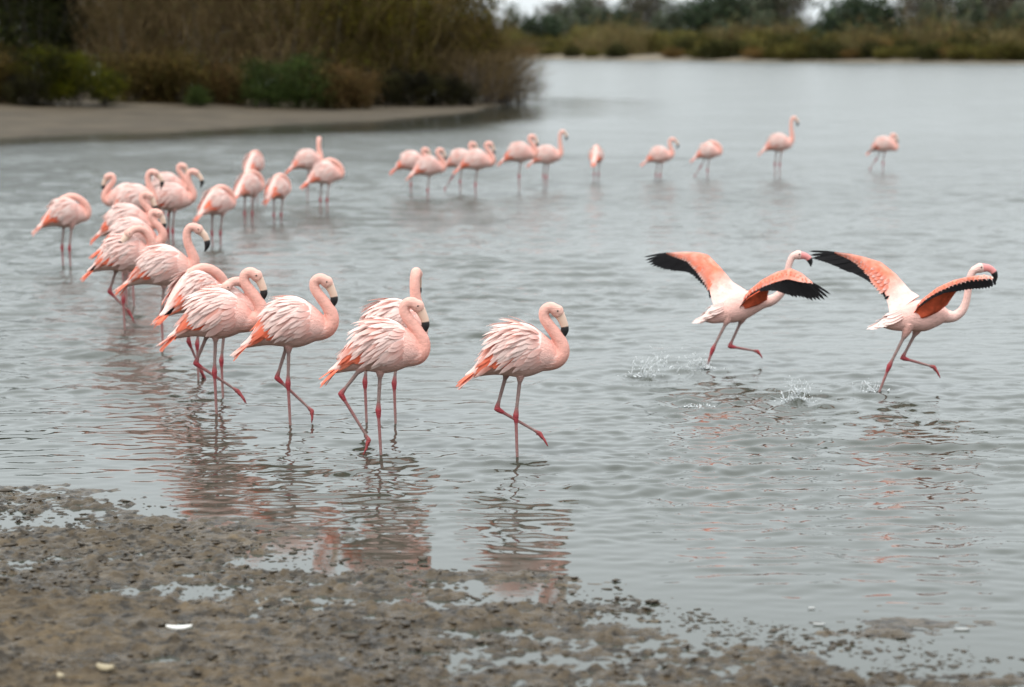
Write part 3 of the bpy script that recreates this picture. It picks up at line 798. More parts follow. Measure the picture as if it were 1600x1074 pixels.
def catmull(P, n):
    P = np.array(P, float)
    Q = np.vstack([2 * P[0] - P[1], P, 2 * P[-1] - P[-2]])
    out = []
    for i in range(len(P) - 1):
        p0, p1, p2, p3 = Q[i:i + 4]
        for t_ in np.linspace(0, 1, n, endpoint=False):
            out.append(0.5 * ((2 * p1) + (-p0 + p2) * t_ + (2 * p0 - 5 * p1 + 4 * p2 - p3) * t_ ** 2 + (-p0 + 3 * p1 - 3 * p2 + p3) * t_ ** 3))
    out.append(P[-1])
    return np.array(out)
class Shell:
    def __init__(s): s.V = []; s.F = []; s.C = []
    def rings(s, rings, cols):
        """closed loft through rings (each a list of points)"""
        o_ = len(s.V); n = len(rings[0])
        for rg, c in zip(rings, cols):
            s.V += [tuple(p) for p in rg]
            c = np.asarray(c)
            s.C += [c] * n if c.ndim == 1 else list(c)
        for i in range(len(rings) - 1):
            for j in range(n):
                s.F.append((o_ + i * n + j, o_ + i * n + (j + 1) % n, o_ + (i + 1) * n + (j + 1) % n, o_ + (i + 1) * n + j))
        s.F.append(tuple(o_ + j for j in reversed(range(n))))
        k = o_ + (len(rings) - 1) * n
        s.F.append(tuple(k + j for j in range(n)))
    def tube(s, P, rad, cols, n=14, squash=1.0):
        P = np.array(P, float); rings = []
        T = np.gradient(P, axis=0); T /= np.linalg.norm(T, axis=1)[:, None] + 1e-9
        a = np.array((0, 1.0, 0)); 
        for i in range(len(P)):
            a = a - T[i] * (a @ T[i]); a /= np.linalg.norm(a) + 1e-9
            c = np.cross(T[i], a)
            f = np.linspace(0, 2 * math.pi, n, endpoint=False)
            rings.append(P[i] + rad[i] * (np.cos(f)[:, None] * a * squash + np.sin(f)[:, None] * c))
        s.rings(rings, cols)
    def ball(s, c, r3, col, n=14):
        rings = []
        for i in range(1, n):
            th = math.pi * i / n
            f = np.linspace(0, 2 * math.pi, n, endpoint=False)
            rings.append(np.stack([c[0] - math.cos(th) * r3[0] + 0 * f, c[1] + math.sin(th) * r3[1] * np.cos(f), c[2] + math.sin(th) * r3[2] * np.sin(f)], 1))
        s.rings(rings, [col] * len(rings))

BODY = [(-.332, .528, .010, .014), (-.275, .556, .036, .046), (-.211, .612, .082, .085), (-.139, .662, .126, .122), (-.066, .690, .160, .145), (.018, .692, .172, .150), (.09, .688, .156, .138), (.151, .680, .124, .113), (.205, .668, .088, .085), (.247, .655, .05, .05)]
def body_surf(B):
    """surface function of the trunk: u 0 tail .. 1 chest, phi 90 = back, 0 = side, -90 = belly"""
    S = catmull(B, 12)
    def f(u, phi, side=1, off=0.0):
        x = u * (len(S) - 1); i = min(int(x), len(S) - 2); t_ = x - i
        c = S[i] * (1 - t_) + S[i + 1] * t_
        return np.array((c[0], side * (c[3] + off) * math.cos(phi), c[1] + (c[2] + off) * math.sin(phi)))
    return S, f

NECK = {
 'hook': ([(.10, 0, .665, .10), (.17, 0, .642, .085), (.235, 0, .640, .067), (.272, 0, .672, .054), (.274, 0, .725, .046), (.245, 0, .785, .040), (.200, 0, .845, .036), (.167, 0, .898, .034), (.168, 0, .943, .033), (.205, 0, .963, .035)],
          (.245, 0, .942), [(.262, 0, .918), (.281, 0, .880), (.295, 0, .838), (.289, 0, .795), (.260, 0, .750)]),
 'upright': ([(.10, 0, .67, .10), (.18, 0, .67, .08), (.245, 0, .69, .06), (.262, 0, .745, .046), (.238, 0, .815, .039), (.212, 0, .885, .036), (.207, 0, .955, .034), (.228, 0, 1.0, .033), (.265, 0, 1.01, .035)],
          (.300, 0, .992), [(.32, 0, .972), (.352, 0, .94), (.372, 0, .895), (.370, 0, .85), (.350, 0, .805)]),
 'tall': ([(.10, 0, .67, .10), (.18, 0, .675, .078), (.24, 0, .71, .056), (.252, 0, .78, .043), (.240, 0, .87, .037), (.232, 0, .97, .034), (.238, 0, 1.06, .033), (.258, 0, 1.105, .033)],
          (.290, 0, 1.112), [(.31, 0, 1.095), (.338, 0, 1.066), (.355, 0, 1.025), (.352, 0, .985), (.333, 0, .945)]),
 'tuck': ([(.10, 0, .67, .10), (.17, 0, .655, .085), (.232, 0, .655, .068), (.262, 0, .70, .054), (.252, 0, .765, .046), (.212, 0, .822, .041), (.150, .01, .868, .038), (.085, .025, .885, .036), (.03, .04, .872, .036)],
          (-.012, .05, .848), [(-.03, .055, .83), (-.06, .06, .80), (-.09, .063, .785), (-.11, .065, .77), (-.13, .066, .76)]),
 'preen': ([(.10, 0, .67, .10), (.17, 0, .655, .085), (.235, 0, .665, .066), (.258, 0, .725, .052), (.245, -.01, .80, .044), (.205, -.02, .87, .039), (.150, -.045, .91, .036), (.09, -.08, .905, .034)],
          (.052, -.105, .875), [(.04, -.112, .855), (.015, -.12, .825), (-.01, -.125, .795), (-.03, -.13, .765), (-.04, -.13, .735)]),
 'away': ([(.10, 0, .67, .10), (.17, 0, .67, .085), (.215, .01, .70, .06), (.222, .02, .77, .046), (.205, .03, .86, .039), (.198, .035, .95, .036), (.204, .05, 1.01, .036), (.215, .075, 1.035, .036)],
          (.225, .105, 1.022), [(.23, .12, 1.0), (.24, .145, .965), (.245, .165, .92), (.245, .165, .875), (.24, .155, .835)]),
 'low': ([(.10, 0, .66, .10), (.18, 0, .63, .08), (.25, 0, .615, .062), (.30, 0, .645, .05), (.315, 0, .70, .043), (.29, 0, .76, .039), (.24, 0, .81, .036), (.205, 0, .86, .034), (.21, 0, .90, .034), (.245, 0, .915, .035)],
          (.28, 0, .897), [(.296, 0, .878), (.315, 0, .845), (.325, 0, .80), (.317, 0, .757), (.29, 0, .717)]),
}
STAND = ((.018, -.045, .56), (-.012, -.035, .283), (0, -.02, -.10))
STAND2 = ((-.03, .045, .56), (-.05, .04, .283), (-.035, .03, -.10))

def leg(sh, hip, joint, foot, toe=None, thick=1.0):
    hip, joint, foot = (np.array(p, float) for p in (hip, joint, foot))
    up = hip + (hip - joint) * 0.12 + np.array((.0, 0, .03))
    P = []; Rr = []; C = []
    def seg(a, b_, n, ra, rb, ca, cb):
        for i in range(n):
            t_ = i / n
            P.append(a * (1 - t_) + b_ * t_); Rr.append((ra * (1 - t_) + rb * t_) * thick); C.append(ca * (1 - t_) + cb * t_)
    kn = (joint - hip); kl = np.linalg.norm(kn)
    j0 = joint - kn / kl * 0.045; j1 = joint + (foot - joint) / np.linalg.norm(foot - joint) * 0.055
    f0 = foot - (foot - joint) / np.linalg.norm(foot - joint) * 0.03
    seg(up, hip, 4, .052, .034, PINK, PINK * .9)
    seg(hip, hip + kn * .22, 4, .034, .0145, PINK * .85, SHANK * 1.25)
    seg(hip + kn * .22, j0, 10, .0135, .0115, SHANK * 1.2, SHANK)
    seg(j0, joint, 4, .0125, .0195, SHANK * .7 + KNEE * .3, KNEE)
    seg(joint, j1, 5, .0200, .0125, KNEE, KNEE)
    seg(j1, f0, 14, .0115, .0095, KNEE * .5 + SHANK * .5, SHANK)
    if toe is not None:
        toe = np.array(toe, float)
        seg(f0, foot, 3, .0105, .0155, SHANK * .5 + FOOT * .5, FOOT)
        d = toe - foot
        seg(foot, foot + d * .3, 3, .0155, .014, FOOT, FOOT)
        P.append(foot + d * .35); Rr.append(.011 * thick); C.append(FOOT)
    else:
        seg(f0, foot, 3, .0095, .011, SHANK, FOOT)
        P.append(foot); Rr.append(.012); C.append(FOOT)
    sh.tube(P, Rr, C, 10)
    if toe is not None:
        # three webbed toes hanging half folded, and a hind toe
        lat = np.array((0, 1.0, 0)); dn = d / np.linalg.norm(d)
        nrm = np.cross(dn, lat)
        web = []
        for k, sp_ in enumerate((-.028, 0, .028)):
            e = toe + lat * sp_ - dn * abs(sp_) * .5
            sh.tube([foot + d * .1, foot * .45 + e * .55 + nrm * .004, e], [.0095 * thick, .0085 * thick, .0045 * thick], [FOOT, FOOT, FOOT * .8], 8)
        sh.tube([foot + d * .1, foot * .6 + toe * .4, foot * .3 + toe * .7], [.006, .006, .004], [FOOT * .8] * 3, 8, squash=4.2)
        sh.tube([foot, foot - dn * .004 - nrm * .028], [.007, .003], [FOOT, FOOT], 6)

def remesh(sh, voxel, smooth, name='body'):
    me = bpy.data.meshes.new('tmp'); me.from_pydata(sh.V, [], sh.F); me.update()
    o = bpy.data.objects.new('tmp', me); COL.objects.link(o)
    m = o.modifiers.new('r', 'REMESH'); m.mode = 'VOXEL'; m.voxel_size = voxel; m.use_smooth_shade = True
    s = o.modifiers.new('s', 'SMOOTH'); s.factor = 0.5; s.iterations = smooth
    dg = bpy.context.evaluated_depsgraph_get()
    out = bpy.data.meshes.new_from_object(o.evaluated_get(dg), depsgraph=dg)
    out.name = name
    bpy.data.objects.remove(o); bpy.data.meshes.remove(me)
    kd = kdtree.KDTree(len(sh.V))
    for i, v in enumerate(sh.V): kd.insert(v, i)
    kd.balance()
    C = np.array(sh.C)
    cols = np.empty((len(out.vertices), 3))
    for i, v in enumerate(out.vertices):
        w = 0; c = 0
        for (co, idx, dist) in kd.find_n(v.co, 3):
            q = 1 / (dist + .002); c = c + C[idx] * q; w += q
        cols[i] = c / w
    for a in list(out.color_attributes): out.color_attributes.remove(a)
    set_cols(out, cols)
    out.polygons.foreach_set('use_smooth', np.ones(len(out.polygons), bool))
    out.materials.clear(); out.materials.append(M_PLUME)
    return out

# feathers: unit length along x, shared between birds
def feather_mesh(name, wid, curl, c0, c1, c2, tip=0.6, notch=0, seg=7, cup=0.25):
    V = []; F = []; C = []
    r = np.random.default_rng(len(name) * 7 + int(wid * 1000))
    for i in range(seg):
        u = i / (seg - 1)
        w = wid * (0.45 + 0.55 * min(1, u / 0.35)) * (1 - max(0, (u - tip) / (1 - tip)) ** 2.2 * 0.93)
        for j, v in enumerate((-1, 0, 1)):
            jit = 1 + r.normal(0, .05)
            V.append((u - (0.03 * abs(v)), v * w * .5 * jit, -curl * u * u - cup * wid * abs(v) * .5))
            c = c0 * (1 - u / .5) + c1 * (u / .5) if u < .5 else c1 * (1 - (u - .5) / .5) + c2 * ((u - .5) / .5)
            C.append(c * (0.93 if v == 0 else 1.0))
    for i in range(seg - 1):
        for j in range(2):
            k = i * 3 + j; F.append((k, k + 1, k + 4, k + 3))
    me = new_mesh(name, V, F, np.array(C)); me.materials.append(M_FEATHER)
    return me
FM = {
 'white': [feather_mesh('feather_white', .135, .16, PINK * .25 + PALE * .75, PALE, PALE * .5 + WHITE * .5, cup=.02), feather_mesh('feather_white', .15, .20, PALE, PALE * .7 + WHITE * .3, PALE * .2 + WHITE * .8, cup=.02), feather_mesh('feather_white', .12, .13, PINK * .4 + PALE * .6, PINK * .15 + PALE * .85, PALE * .6 + WHITE * .4, cup=.02)],
 'pink': [feather_mesh('feather_pink', .30, .14, PINK, PINK * .5 + PALE * .5, PALE, cup=.02), feather_mesh('feather_pink', .34, .17, PINK, PINK * .7 + PALE * .3, PALE * .6 + PINK * .4, cup=.02)],
 'coral': [feather_mesh('feather_coral', .16, .15, SALMON * .7 + PALE * .3, SALMON * .3 + PALE * .7, PALE * .7 + WHITE * .3, cup=.02), feather_mesh('feather_coral', .13, .17, SALMON * .8 + PALE * .2, CORAL * .15 + SALMON * .5 + PALE * .35, PALE, cup=.02)],
 'orange': [feather_mesh('feather_orange', .26, .06, ORANGE, ORANGE, CORAL, cup=.1), feather_mesh('feather_orange', .28, .09, ORANGE * .8, ORANGE, CORAL * .7 + ORANGE * .3, cup=.1)],
 'tail': [feather_mesh('feather_tail', .20, .05, CORAL, ORANGE * .5 + CORAL * .5, CORAL * .7 + SALMON * .3, tip=.35), feather_mesh('feather_tail', .17, .12, SALMON, CORAL, CORAL, tip=.3), feather_mesh('feather_tail', .18, .02, PINK, SALMON, PALE, tip=.3)],
 'black': [feather_mesh('feather_black', 1.0, .0, BLACK, BLACK, BLACK * 1.3, tip=.82, cup=.10), feather_mesh('feather_black', 1.0, .0, BLACK * 1.6, BLACK, BLACK, tip=.75, cup=.12)],
 'rump': [feather_mesh('feather_rump', .42, .10, PALE, PALE * .7 + WHITE * .3, WHITE, cup=.02)],
 'covert': [feather_mesh('feather_covert', .42, .06, CORAL, CORAL * .75 + SALMON * .25, SALMON * .45 + PALE * .55, cup=.04), feather_mesh('feather_covert', .38, .08, ORANGE * .5 + CORAL * .5, CORAL, SALMON * .8 + PALE * .2, cup=.04), feather_mesh('feather_covert', .40, .05, CORAL * .7 + SALMON * .3, SALMON, PALE, cup=.04)],
 'dark': [feather_mesh('feather_dark', .20, .05, BLACK, BLACK, BLACK * 1.5, tip=.4)],
}
def feather_matrix(p, d, n, L, lift):
    d = d / np.linalg.norm(d); n = n - d * (n @ d); n /= np.linalg.norm(n)
    d = d * math.cos(lift) + n * math.sin(lift)
    n = n - d * (n @ d); n /= np.linalg.norm(n)
    y = np.cross(n, d)
    return Matrix(((d[0], y[0], n[0], p[0]), (d[1], y[1], n[1], p[1]), (d[2], y[2], n[2], p[2]), (0, 0, 0, 1))) @ Matrix.Diagonal((L, L, L, 1))
class Joined:
    """feathers gathered into one mesh, for birds too small in the photo to show them singly"""
    def __init__(s): s.V = []; s.F = []; s.C = []
    def add(s, me, M):
        o_ = len(s.V)
        s.V += [tuple(M @ v.co) for v in me.vertices]
        s.F += [tuple(i + o_ for i in p.vertices) for p in me.polygons]
        a = me.color_attributes['Col'].data
        s.C += [tuple(a[i].color)[:3] for i in range(len(me.vertices))]
def fold_wing(root, f, side, r, single, ruffle=0.0, black_tip=False, detail_=1):
    """folded wing: a shell lying on the trunk's side with its feathers in overlapping rows"""
    # shell
    V = []; F = []; C = []
    nu, nv = 20, 12
    for i in range(nu):
        u = .24 + (.80 - .24) * i / (nu - 1)
        for j in range(nv):
            v = j / (nv - 1)
            lo = -.35 - .25 * math.sin(math.pi * i / (nu - 1))
            phi = lo + (1.5 - lo) * v
            e = math.sin(math.pi * min(1, max(0, i / (nu - 1)))) ** .5 * math.sin(math.pi * (0.06 + .94 * min(v * 1.2, 1) * .5)) 
            V.append(f(u, phi, side, .010 * e - .004))
            low = max(0, 1 - v / .3) * (1 if i < nu * .55 else 0)
            c = (PINK * .25 + PALE * .75) * (1 - v) + (PALE * .6 + WHITE * .4) * v
            C.append(c * (1 - low) + ORANGE * low)
    for i in range(nu - 1):
        for j in range(nv - 1):
            k = i * nv + j; q = (k, k + 1, k + nv + 1, k + nv)
            F.append(q if side > 0 else q[::-1])
    J = Joined(); J.V = [tuple(v) for v in V]; J.F = F; J.C = [tuple(c) for c in C]
    wing = None
    if single:
        me = new_mesh('wing', V, F, np.array(C)); me.materials.append(M_WING)
        wing = obj('wing', me, None, root)
    def put(kd, u, phi, L, off, drop, lift):
        p = f(u, phi, side, off)
        e = 1e-3
        n = np.cross(f(u + e, phi, side) - f(u - e, phi, side), f(u, phi + e, side) - f(u, phi - e, side))
        n /= np.linalg.norm(n)
        if n @ (p - np.array((p[0], 0, .68))) < 0: n = -n
        d = np.array((-1.0, 0, -drop))
        d = d - n * (d @ n)
        me = r.choice(FM[kd])
        M = feather_matrix(p, d, n, L, lift)
        if single:
            o = obj('feather', me, None, wing); o.matrix_local = M
        else:
            J.add(me, M)
    for i in range(9):          # red secondaries showing low at the rear
        put('orange', .50 - .17 * i / 8 + r.uniform(-.01, .01), -.24 + .06 * math.sin(i) + .22 * i / 8, .15, .004, .50 + .1 * r.random(), .02)
    for i in range(7):          # drooping tertials over the tail
        put('tail', .33 + .04 * r.random(), -.15 + 1.05 * i / 6, .17 + .05 * r.random(), .003, .66 + .14 * r.random(), .03 + .04 * r.random())
    if black_tip:
        for i in range(3 if detail_ else 9):
            put('dark', .20 + (0 if detail_ else .012 * i), -.25 + .14 * (i % 5), .115 if detail_ else .17, .010 if detail_ else .016, .55, .05)
    for (u, n, p0, p1, L, kd, drop, off) in [
        (.45, 12, .22, 1.2, .165, 'white', .80, .006),
        (.52, 14, .08, 1.3, .170, 'white', .85, .007),
        (.58, 14, -.10, 1.3, .170, 'coral', .85, .008),
        (.64, 13, -.26, 1.25, .150, 'white', .80, .009),
        (.69, 11, -.34, 1.2, .115, 'white', .70, .009),
        (.755, 8, -.38, 1.05, .105, 'pink', .60, .007)]:
        for i in range(n):
            t_ = i / (n - 1)
            k2 = kd
            if kd == 'coral' and r.random() < .4: k2 = 'white'
            if kd == 'white' and r.random() < .12: k2 = 'coral'
            if kd == 'white' and t_ < .3 and r.random() < .5: k2 = 'pink' if u > .63 else 'white'
            lf = .000 + .016 * r.random() + ruffle * max(0, t_ - .35) * r.random() * 1.3
            put(k2, u + r.uniform(-.02, .02), p0 + (p1 - p0) * t_ + r.uniform(-.05, .05), L * r.uniform(.85, 1.2), off * .4 + .001 * r.random(), drop * (1.0 - .3 * t_) + r.uniform(-.10, .10), lf)
    if not single:
        me = new_mesh('wing', J.V, J.F, np.array(J.C)); me.materials.append(M_FEATHER)
        obj('wing', me, None, root)

def beak(root, pts, hr, pale, black_from=.50):
    P = catmull([p for p in pts], 6)
    n = len(P)
    rad = []; C = []
    for i in range(n):
        t_ = i / (n - 1)
        rad.append(float(np.interp(t_, (0, .15, .45, .62, .8, 1), (.033, .029, .0245, .0255, .017, .003))))
        C.append(pale * (1.0 - .12 * t_) if t_ < black_from else BLACK)
    s = Shell(); s.tube(P, rad, C, 12, squash=.62)
    me = new_mesh('beak', s.V, s.F, np.array(s.C)); me.materials.append(M_BEAK)
    return obj('beak', me, None, root)
def eye(root, head, fwd, side):
    s = Shell(); s.ball((0, 0, 0), (.0065, .0065, .0065), BLACK, 8)
    me = bpy.data.meshes.get('eye') or new_mesh('eye', s.V, s.F)
    if not me.materials: me.materials.append(M_EYE)
    o = obj('eye', me, None, root)
    lat = np.cross(fwd, (0, 0, 1.0)); 
    lat = lat / np.linalg.norm(lat) if np.linalg.norm(lat) > .2 else np.array((0, -1., 0))
    q = np.array(head) + fwd * .008 + lat * side * .032 + np.array((0, 0, .008))
    o.location = q

def flamingo(px, py, label, yaw=0, s=1.0, neck='hook', legs=None, detail=2, ruffle=0.0, pale=(.66, .46, .36), tint=0.0, black_tip=False, dx=0, dz=0, mirror_neck=False, group='flamingos wading in the lagoon', seed=None):
    r = random.Random(seed if seed is not None else int(px * 7 + py))
    loc = at(px, py)
    sink = {1030: .19, 1106: .13, 1380: .12, 932: .09, 435: .15, 340: .11, 390: .10, 508: .09, 643: .12, 669: .12, 720: .10, 744: .10, 812: .02, 855: .10, 1216: .05, 103: .05}.get(px, 0) if detail < 2 else 0   # they stand in deeper water
    root = empty('flamingo', (loc[0], loc[1], -sink), R(yaw), s)
    tag(root, label, 'flamingo', group)
    B = BODY
    S, f = body_surf(B)
    sh = Shell()
    # trunk
    rings = []; cols = []
    n = 30
    for i in range(len(S)):
        u = i / (len(S) - 1)
        ph = np.linspace(0, 2 * math.pi, n, endpoint=False)
        rings.append(np.stack([S[i][0] + 0 * ph, S[i][3] * np.cos(ph), S[i][1] + S[i][2] * np.sin(ph)], 1))
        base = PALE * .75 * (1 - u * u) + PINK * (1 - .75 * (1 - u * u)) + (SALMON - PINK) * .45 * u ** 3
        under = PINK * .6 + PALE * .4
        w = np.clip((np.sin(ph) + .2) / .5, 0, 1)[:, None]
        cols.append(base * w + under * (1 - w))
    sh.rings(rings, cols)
    NP, head, bk = NECK[neck]
    my = -1 if mirror_neck else 1
    NP = [(a + dx * min(1, i / 3), my * b_ , c + dz * min(1, i / 4), d) for i, (a, b_, c, d) in enumerate(NP)]
    head = (head[0] + dx, my * head[1], head[2] + dz); bk = [(a + dx, my * b_, c + dz) for a, b_, c in bk]
    N = catmull(NP + [(head[0], head[1], head[2], .037)], 8)
    tt = np.linspace(0, 1, len(N))
    nc_ = [(SALMON * .55 + PINK * .45) * (1 - t_) + (PINK * .5 + HEADC * .5) * t_ for t_ in tt]
    sh.tube(N[:, :3], N[:, 3], nc_, 16)
    fwd = np.array(bk[1]) - np.array(bk[0]); fwd /= np.linalg.norm(fwd)
    hh = np.array(head)
    hd = (np.array(bk[0]) - hh); hd /= np.linalg.norm(hd)
    sh.tube([hh - hd * .030, hh - hd * .018, hh, hh + hd * .018, np.array(bk[0]) + fwd * .008], [.022, .036, .0425, .039, .030], [HEADC] * 5, 14, squash=.84)
    for lg in (legs or [STAND, STAND2]):
        leg(sh, *lg, thick=1.0 if detail == 2 else 1.1)
    me = remesh(sh, .0048 if detail == 2 else .007 if detail == 1 else .009, 5 if detail == 2 else 3)
    obj('body', me, None, root)
    pale_ = np.array(pale)
    beak(root, bk, .03, pale_)
    if detail >= 1:
        for sd in (1, -1): eye(root, head, hd, sd)
    for sd in (1, -1):
        fold_wing(root, f, sd, r, detail == 2, ruffle, black_tip, detail)
    # tail plumes
    TJ = Joined(); tail = None
    for i in range(12):
        a = -1 + 2 * (i % 6) / 5
        p = np.array((-.235 - .01 * r.random(), .030 * a, .590 - .01 * (i // 6)))
        d = np.array((-1, .12 * a, -.62 - .35 * r.random()))
        me = r.choice(FM['tail'])
        M = feather_matrix(p, d, np.array((-.5, .35 * a, 1.0)), .17 + .04 * r.random(), 0)
        TJ.add(me, M)
    me = new_mesh('tail', TJ.V, TJ.F, np.array(TJ.C)); me.materials.append(M_FEATHER)
    obj('tail', me, None, root)
    return root

def L(hip, joint, foot, toe=None, y=-.03):
    a = (hip[0], y * 1.4, hip[1] + .03); b_ = (joint[0], y, joint[1]); c = (foot[0], y * .8, foot[1])
    return (a, b_, c) + (((toe[0], y * .8, toe[1]),) if toe else ())
down = lambda x, y: ((x + .018, y * 1.4, .55), (x - .012, y, .285), (x, y * .8, -.10))
two = [down(.03, -.04), down(-.05, .04)]
one = [down(.0, -.02)]
step_leg = [down(0, -.03), L((-.05, .53), (-.15, .36), (-.28, .16), (-.30, .06), y=.035)]

# --- the front birds, nearest first
flamingo(809, 717, 'frontmost flamingo with ruffled white back feathers, standing alone with one leg lifted forward', 0, 1.0, 'hook',
         [L((.018, .52), (-.012, .283), (0, -.10)), L((-.066, .525), (-.133, .314), (.139, .157), (.193, .072), y=.035)], ruffle=.45)
flamingo(597, 712, 'flamingo stepping with its rear foot touching the water, in front of the upright one', 0, 1.02, 'hook',
         [L((-.005, .517), (-.02, .292), (0, -.10)), L((-.118, .535), (-.252, .395), (-.08, .103), (-.118, .004), y=-.04)], ruffle=.15, dx=-.02)
flamingo(613, 661, 'pale flamingo with its neck straight up, half hidden behind the stepping one', 12, 1.0, 'away', [down(.02, -.04), down(-.17, .05)], dx=-.03)
flamingo(455, 664, 'flamingo dipping one foot into the water, left of the stepping one', 0, 1.03, 'hook',
         [L((-.006, .516), (-.015, .287), (0, -.10)), L((-.02, .52), (-.096, .312), (.138, .089), (.134, .004), y=.035)], dz=.02)
flamingo(340, 648, 'flamingo holding one foot forward above the water, leftmost of the sharp front row', 0, 1.04, 'hook',
         [L((0, .524), (-.013, .30), (0, -.10)), L((-.06, .53), (-.15, .347), (.137, .157), (.196, .068), y=.035)], dx=.03, dz=.01)
flamingo(349, 620, 'whitish flamingo with tucked neck directly behind the leftmost front bird', 8, .97, 'preen', [down(0, -.03)], detail=2, dz=-.02, dx=-.02)
flamingo(308, 592, 'flamingo seen from behind with curled neck and dark wing tip, behind the leftmost front bird', 38, .98, 'tuck', [down(0, -.03), L((-.03, .53), (-.05, .30), (.06, .05), (.09, -.03), y=.04)], detail=2, black_tip=True)
flamingo(256, 545, 'flamingo on one straight leg with raised neck, tallest of the near left cluster', 0, 1.04, 'upright', [down(0, -.02)], detail=2)
flamingo(196, 515, 'flamingo with neck curled onto its back and black wing tip, leftmost of the near cluster', 5, 1.02, 'preen', [down(0, -.03), L((-.07, .52), (-.14, .34), (.03, .16), (.08, .05), y=.04)], detail=1, black_tip=True)
flamingo(206, 478, 'flamingo with a low S shaped neck, second row of the left cluster', 0, 1.03, 'low', two, detail=1)
flamingo(200, 448, 'flamingo with hooked neck above the low S necked one in the left cluster', 0, 1.04, 'hook', two, detail=1)
flamingo(214, 402, 'flamingo with the highest hooked neck at the back of the left cluster', 0, 1.04, 'upright', two, detail=1, dx=-.06)
flamingo(200, 393, 'flamingo facing left with its beak pointing down, at the left cluster back', 180, 1.0, 'hook', two, detail=1)
flamingo(270, 396, 'flamingo with long S neck at the right of the left cluster', 0, 1.02, 'upright', [down(.02, -.04), down(-.05, .04)], detail=1)
flamingo(262, 368, 'farthest flamingo of the left cluster, its head just above the others', 0, 1.0, 'hook', two, detail=1)
flamingo(103, 418, 'lone flamingo with hidden head at the far left of the water', 20, 1.0, 'tuck', [down(.05, -.05), down(-.02, .05)], detail=1)
flamingo(340, 384, 'flamingo with its neck laid over its back, right of the left cluster', 45, .98, 'tuck', two, detail=1)
flamingo(390, 352, 'flamingo seen from the rear with hidden head, in front of the other rear view bird', 52, .98, 'tuck', two, detail=1)
flamingo(398, 318, 'flamingo whose pointed back shows above the rear view one', 68, .95, 'tuck', two, detail=0)
flamingo(435, 348, 'plump pale flamingo seen from the rear, alone beside the rear view pair', 60, .95, 'tuck', two, detail=0)
flamingo(481, 314, 'flamingo with a short raised neck behind the tucked one in the middle distance', 15, 1.0, 'away', one, detail=0)
flamingo(508, 332, 'flamingo with head tucked under, in front of the short necked one', 20, 1.02, 'tuck', [down(.03, -.05), down(-.05, .05)], detail=0)
flamingo(643, 302, 'leftmost flamingo of the far row with its head low', 0, 1.0, 'low', one, detail=0, dz=-.02)
flamingo(669, 312, 'pale flamingo second from the left in the far row', 15, 1.0, 'hook', one, detail=0)
flamingo(720, 300, 'flamingo with one leg bent back, third from the left in the far row', 0, 1.0, 'hook', step_leg, detail=0)
flamingo(744, 306, 'flamingo in front of the bent legged one in the far row', 0, 1.05, 'hook', one, detail=0)
flamingo(812, 300, 'flamingo with hooked neck just left of the straight necked one in the far row', 0, 1.05, 'hook', one, detail=0, dz=.0)
flamingo(855, 292, 'flamingo with long straight neck at the middle of the far row', 0, 1.0, 'tall', [down(0, -.03), L((-.05, .53), (-.07, .30), (-.05, .02), (-.05, -.05), y=.03)], detail=0, dz=.0)
flamingo(932, 284, 'small round flamingo seen from behind, alone in the far row', 75, .86, 'tuck', two, detail=0)
flamingo(1030, 280, 'flamingo with upright neck, left of the two mid row far birds', 0, .96, 'upright', two, detail=0)
flamingo(1106, 276, 'far flamingo with head tucked and one leg bent, right of the upright necked bird', 0, .92, 'tuck', step_leg, detail=0)
flamingo(1216, 276, 'tallest far flamingo with its neck stretched straight up', 0, 1.05, 'tall', two, detail=0, dz=.04)
flamingo(1380, 266, 'rightmost far flamingo with dark tail and low hooked head', 0, .96, 'hook', step_leg, detail=0, black_tip=True, dz=-.07)

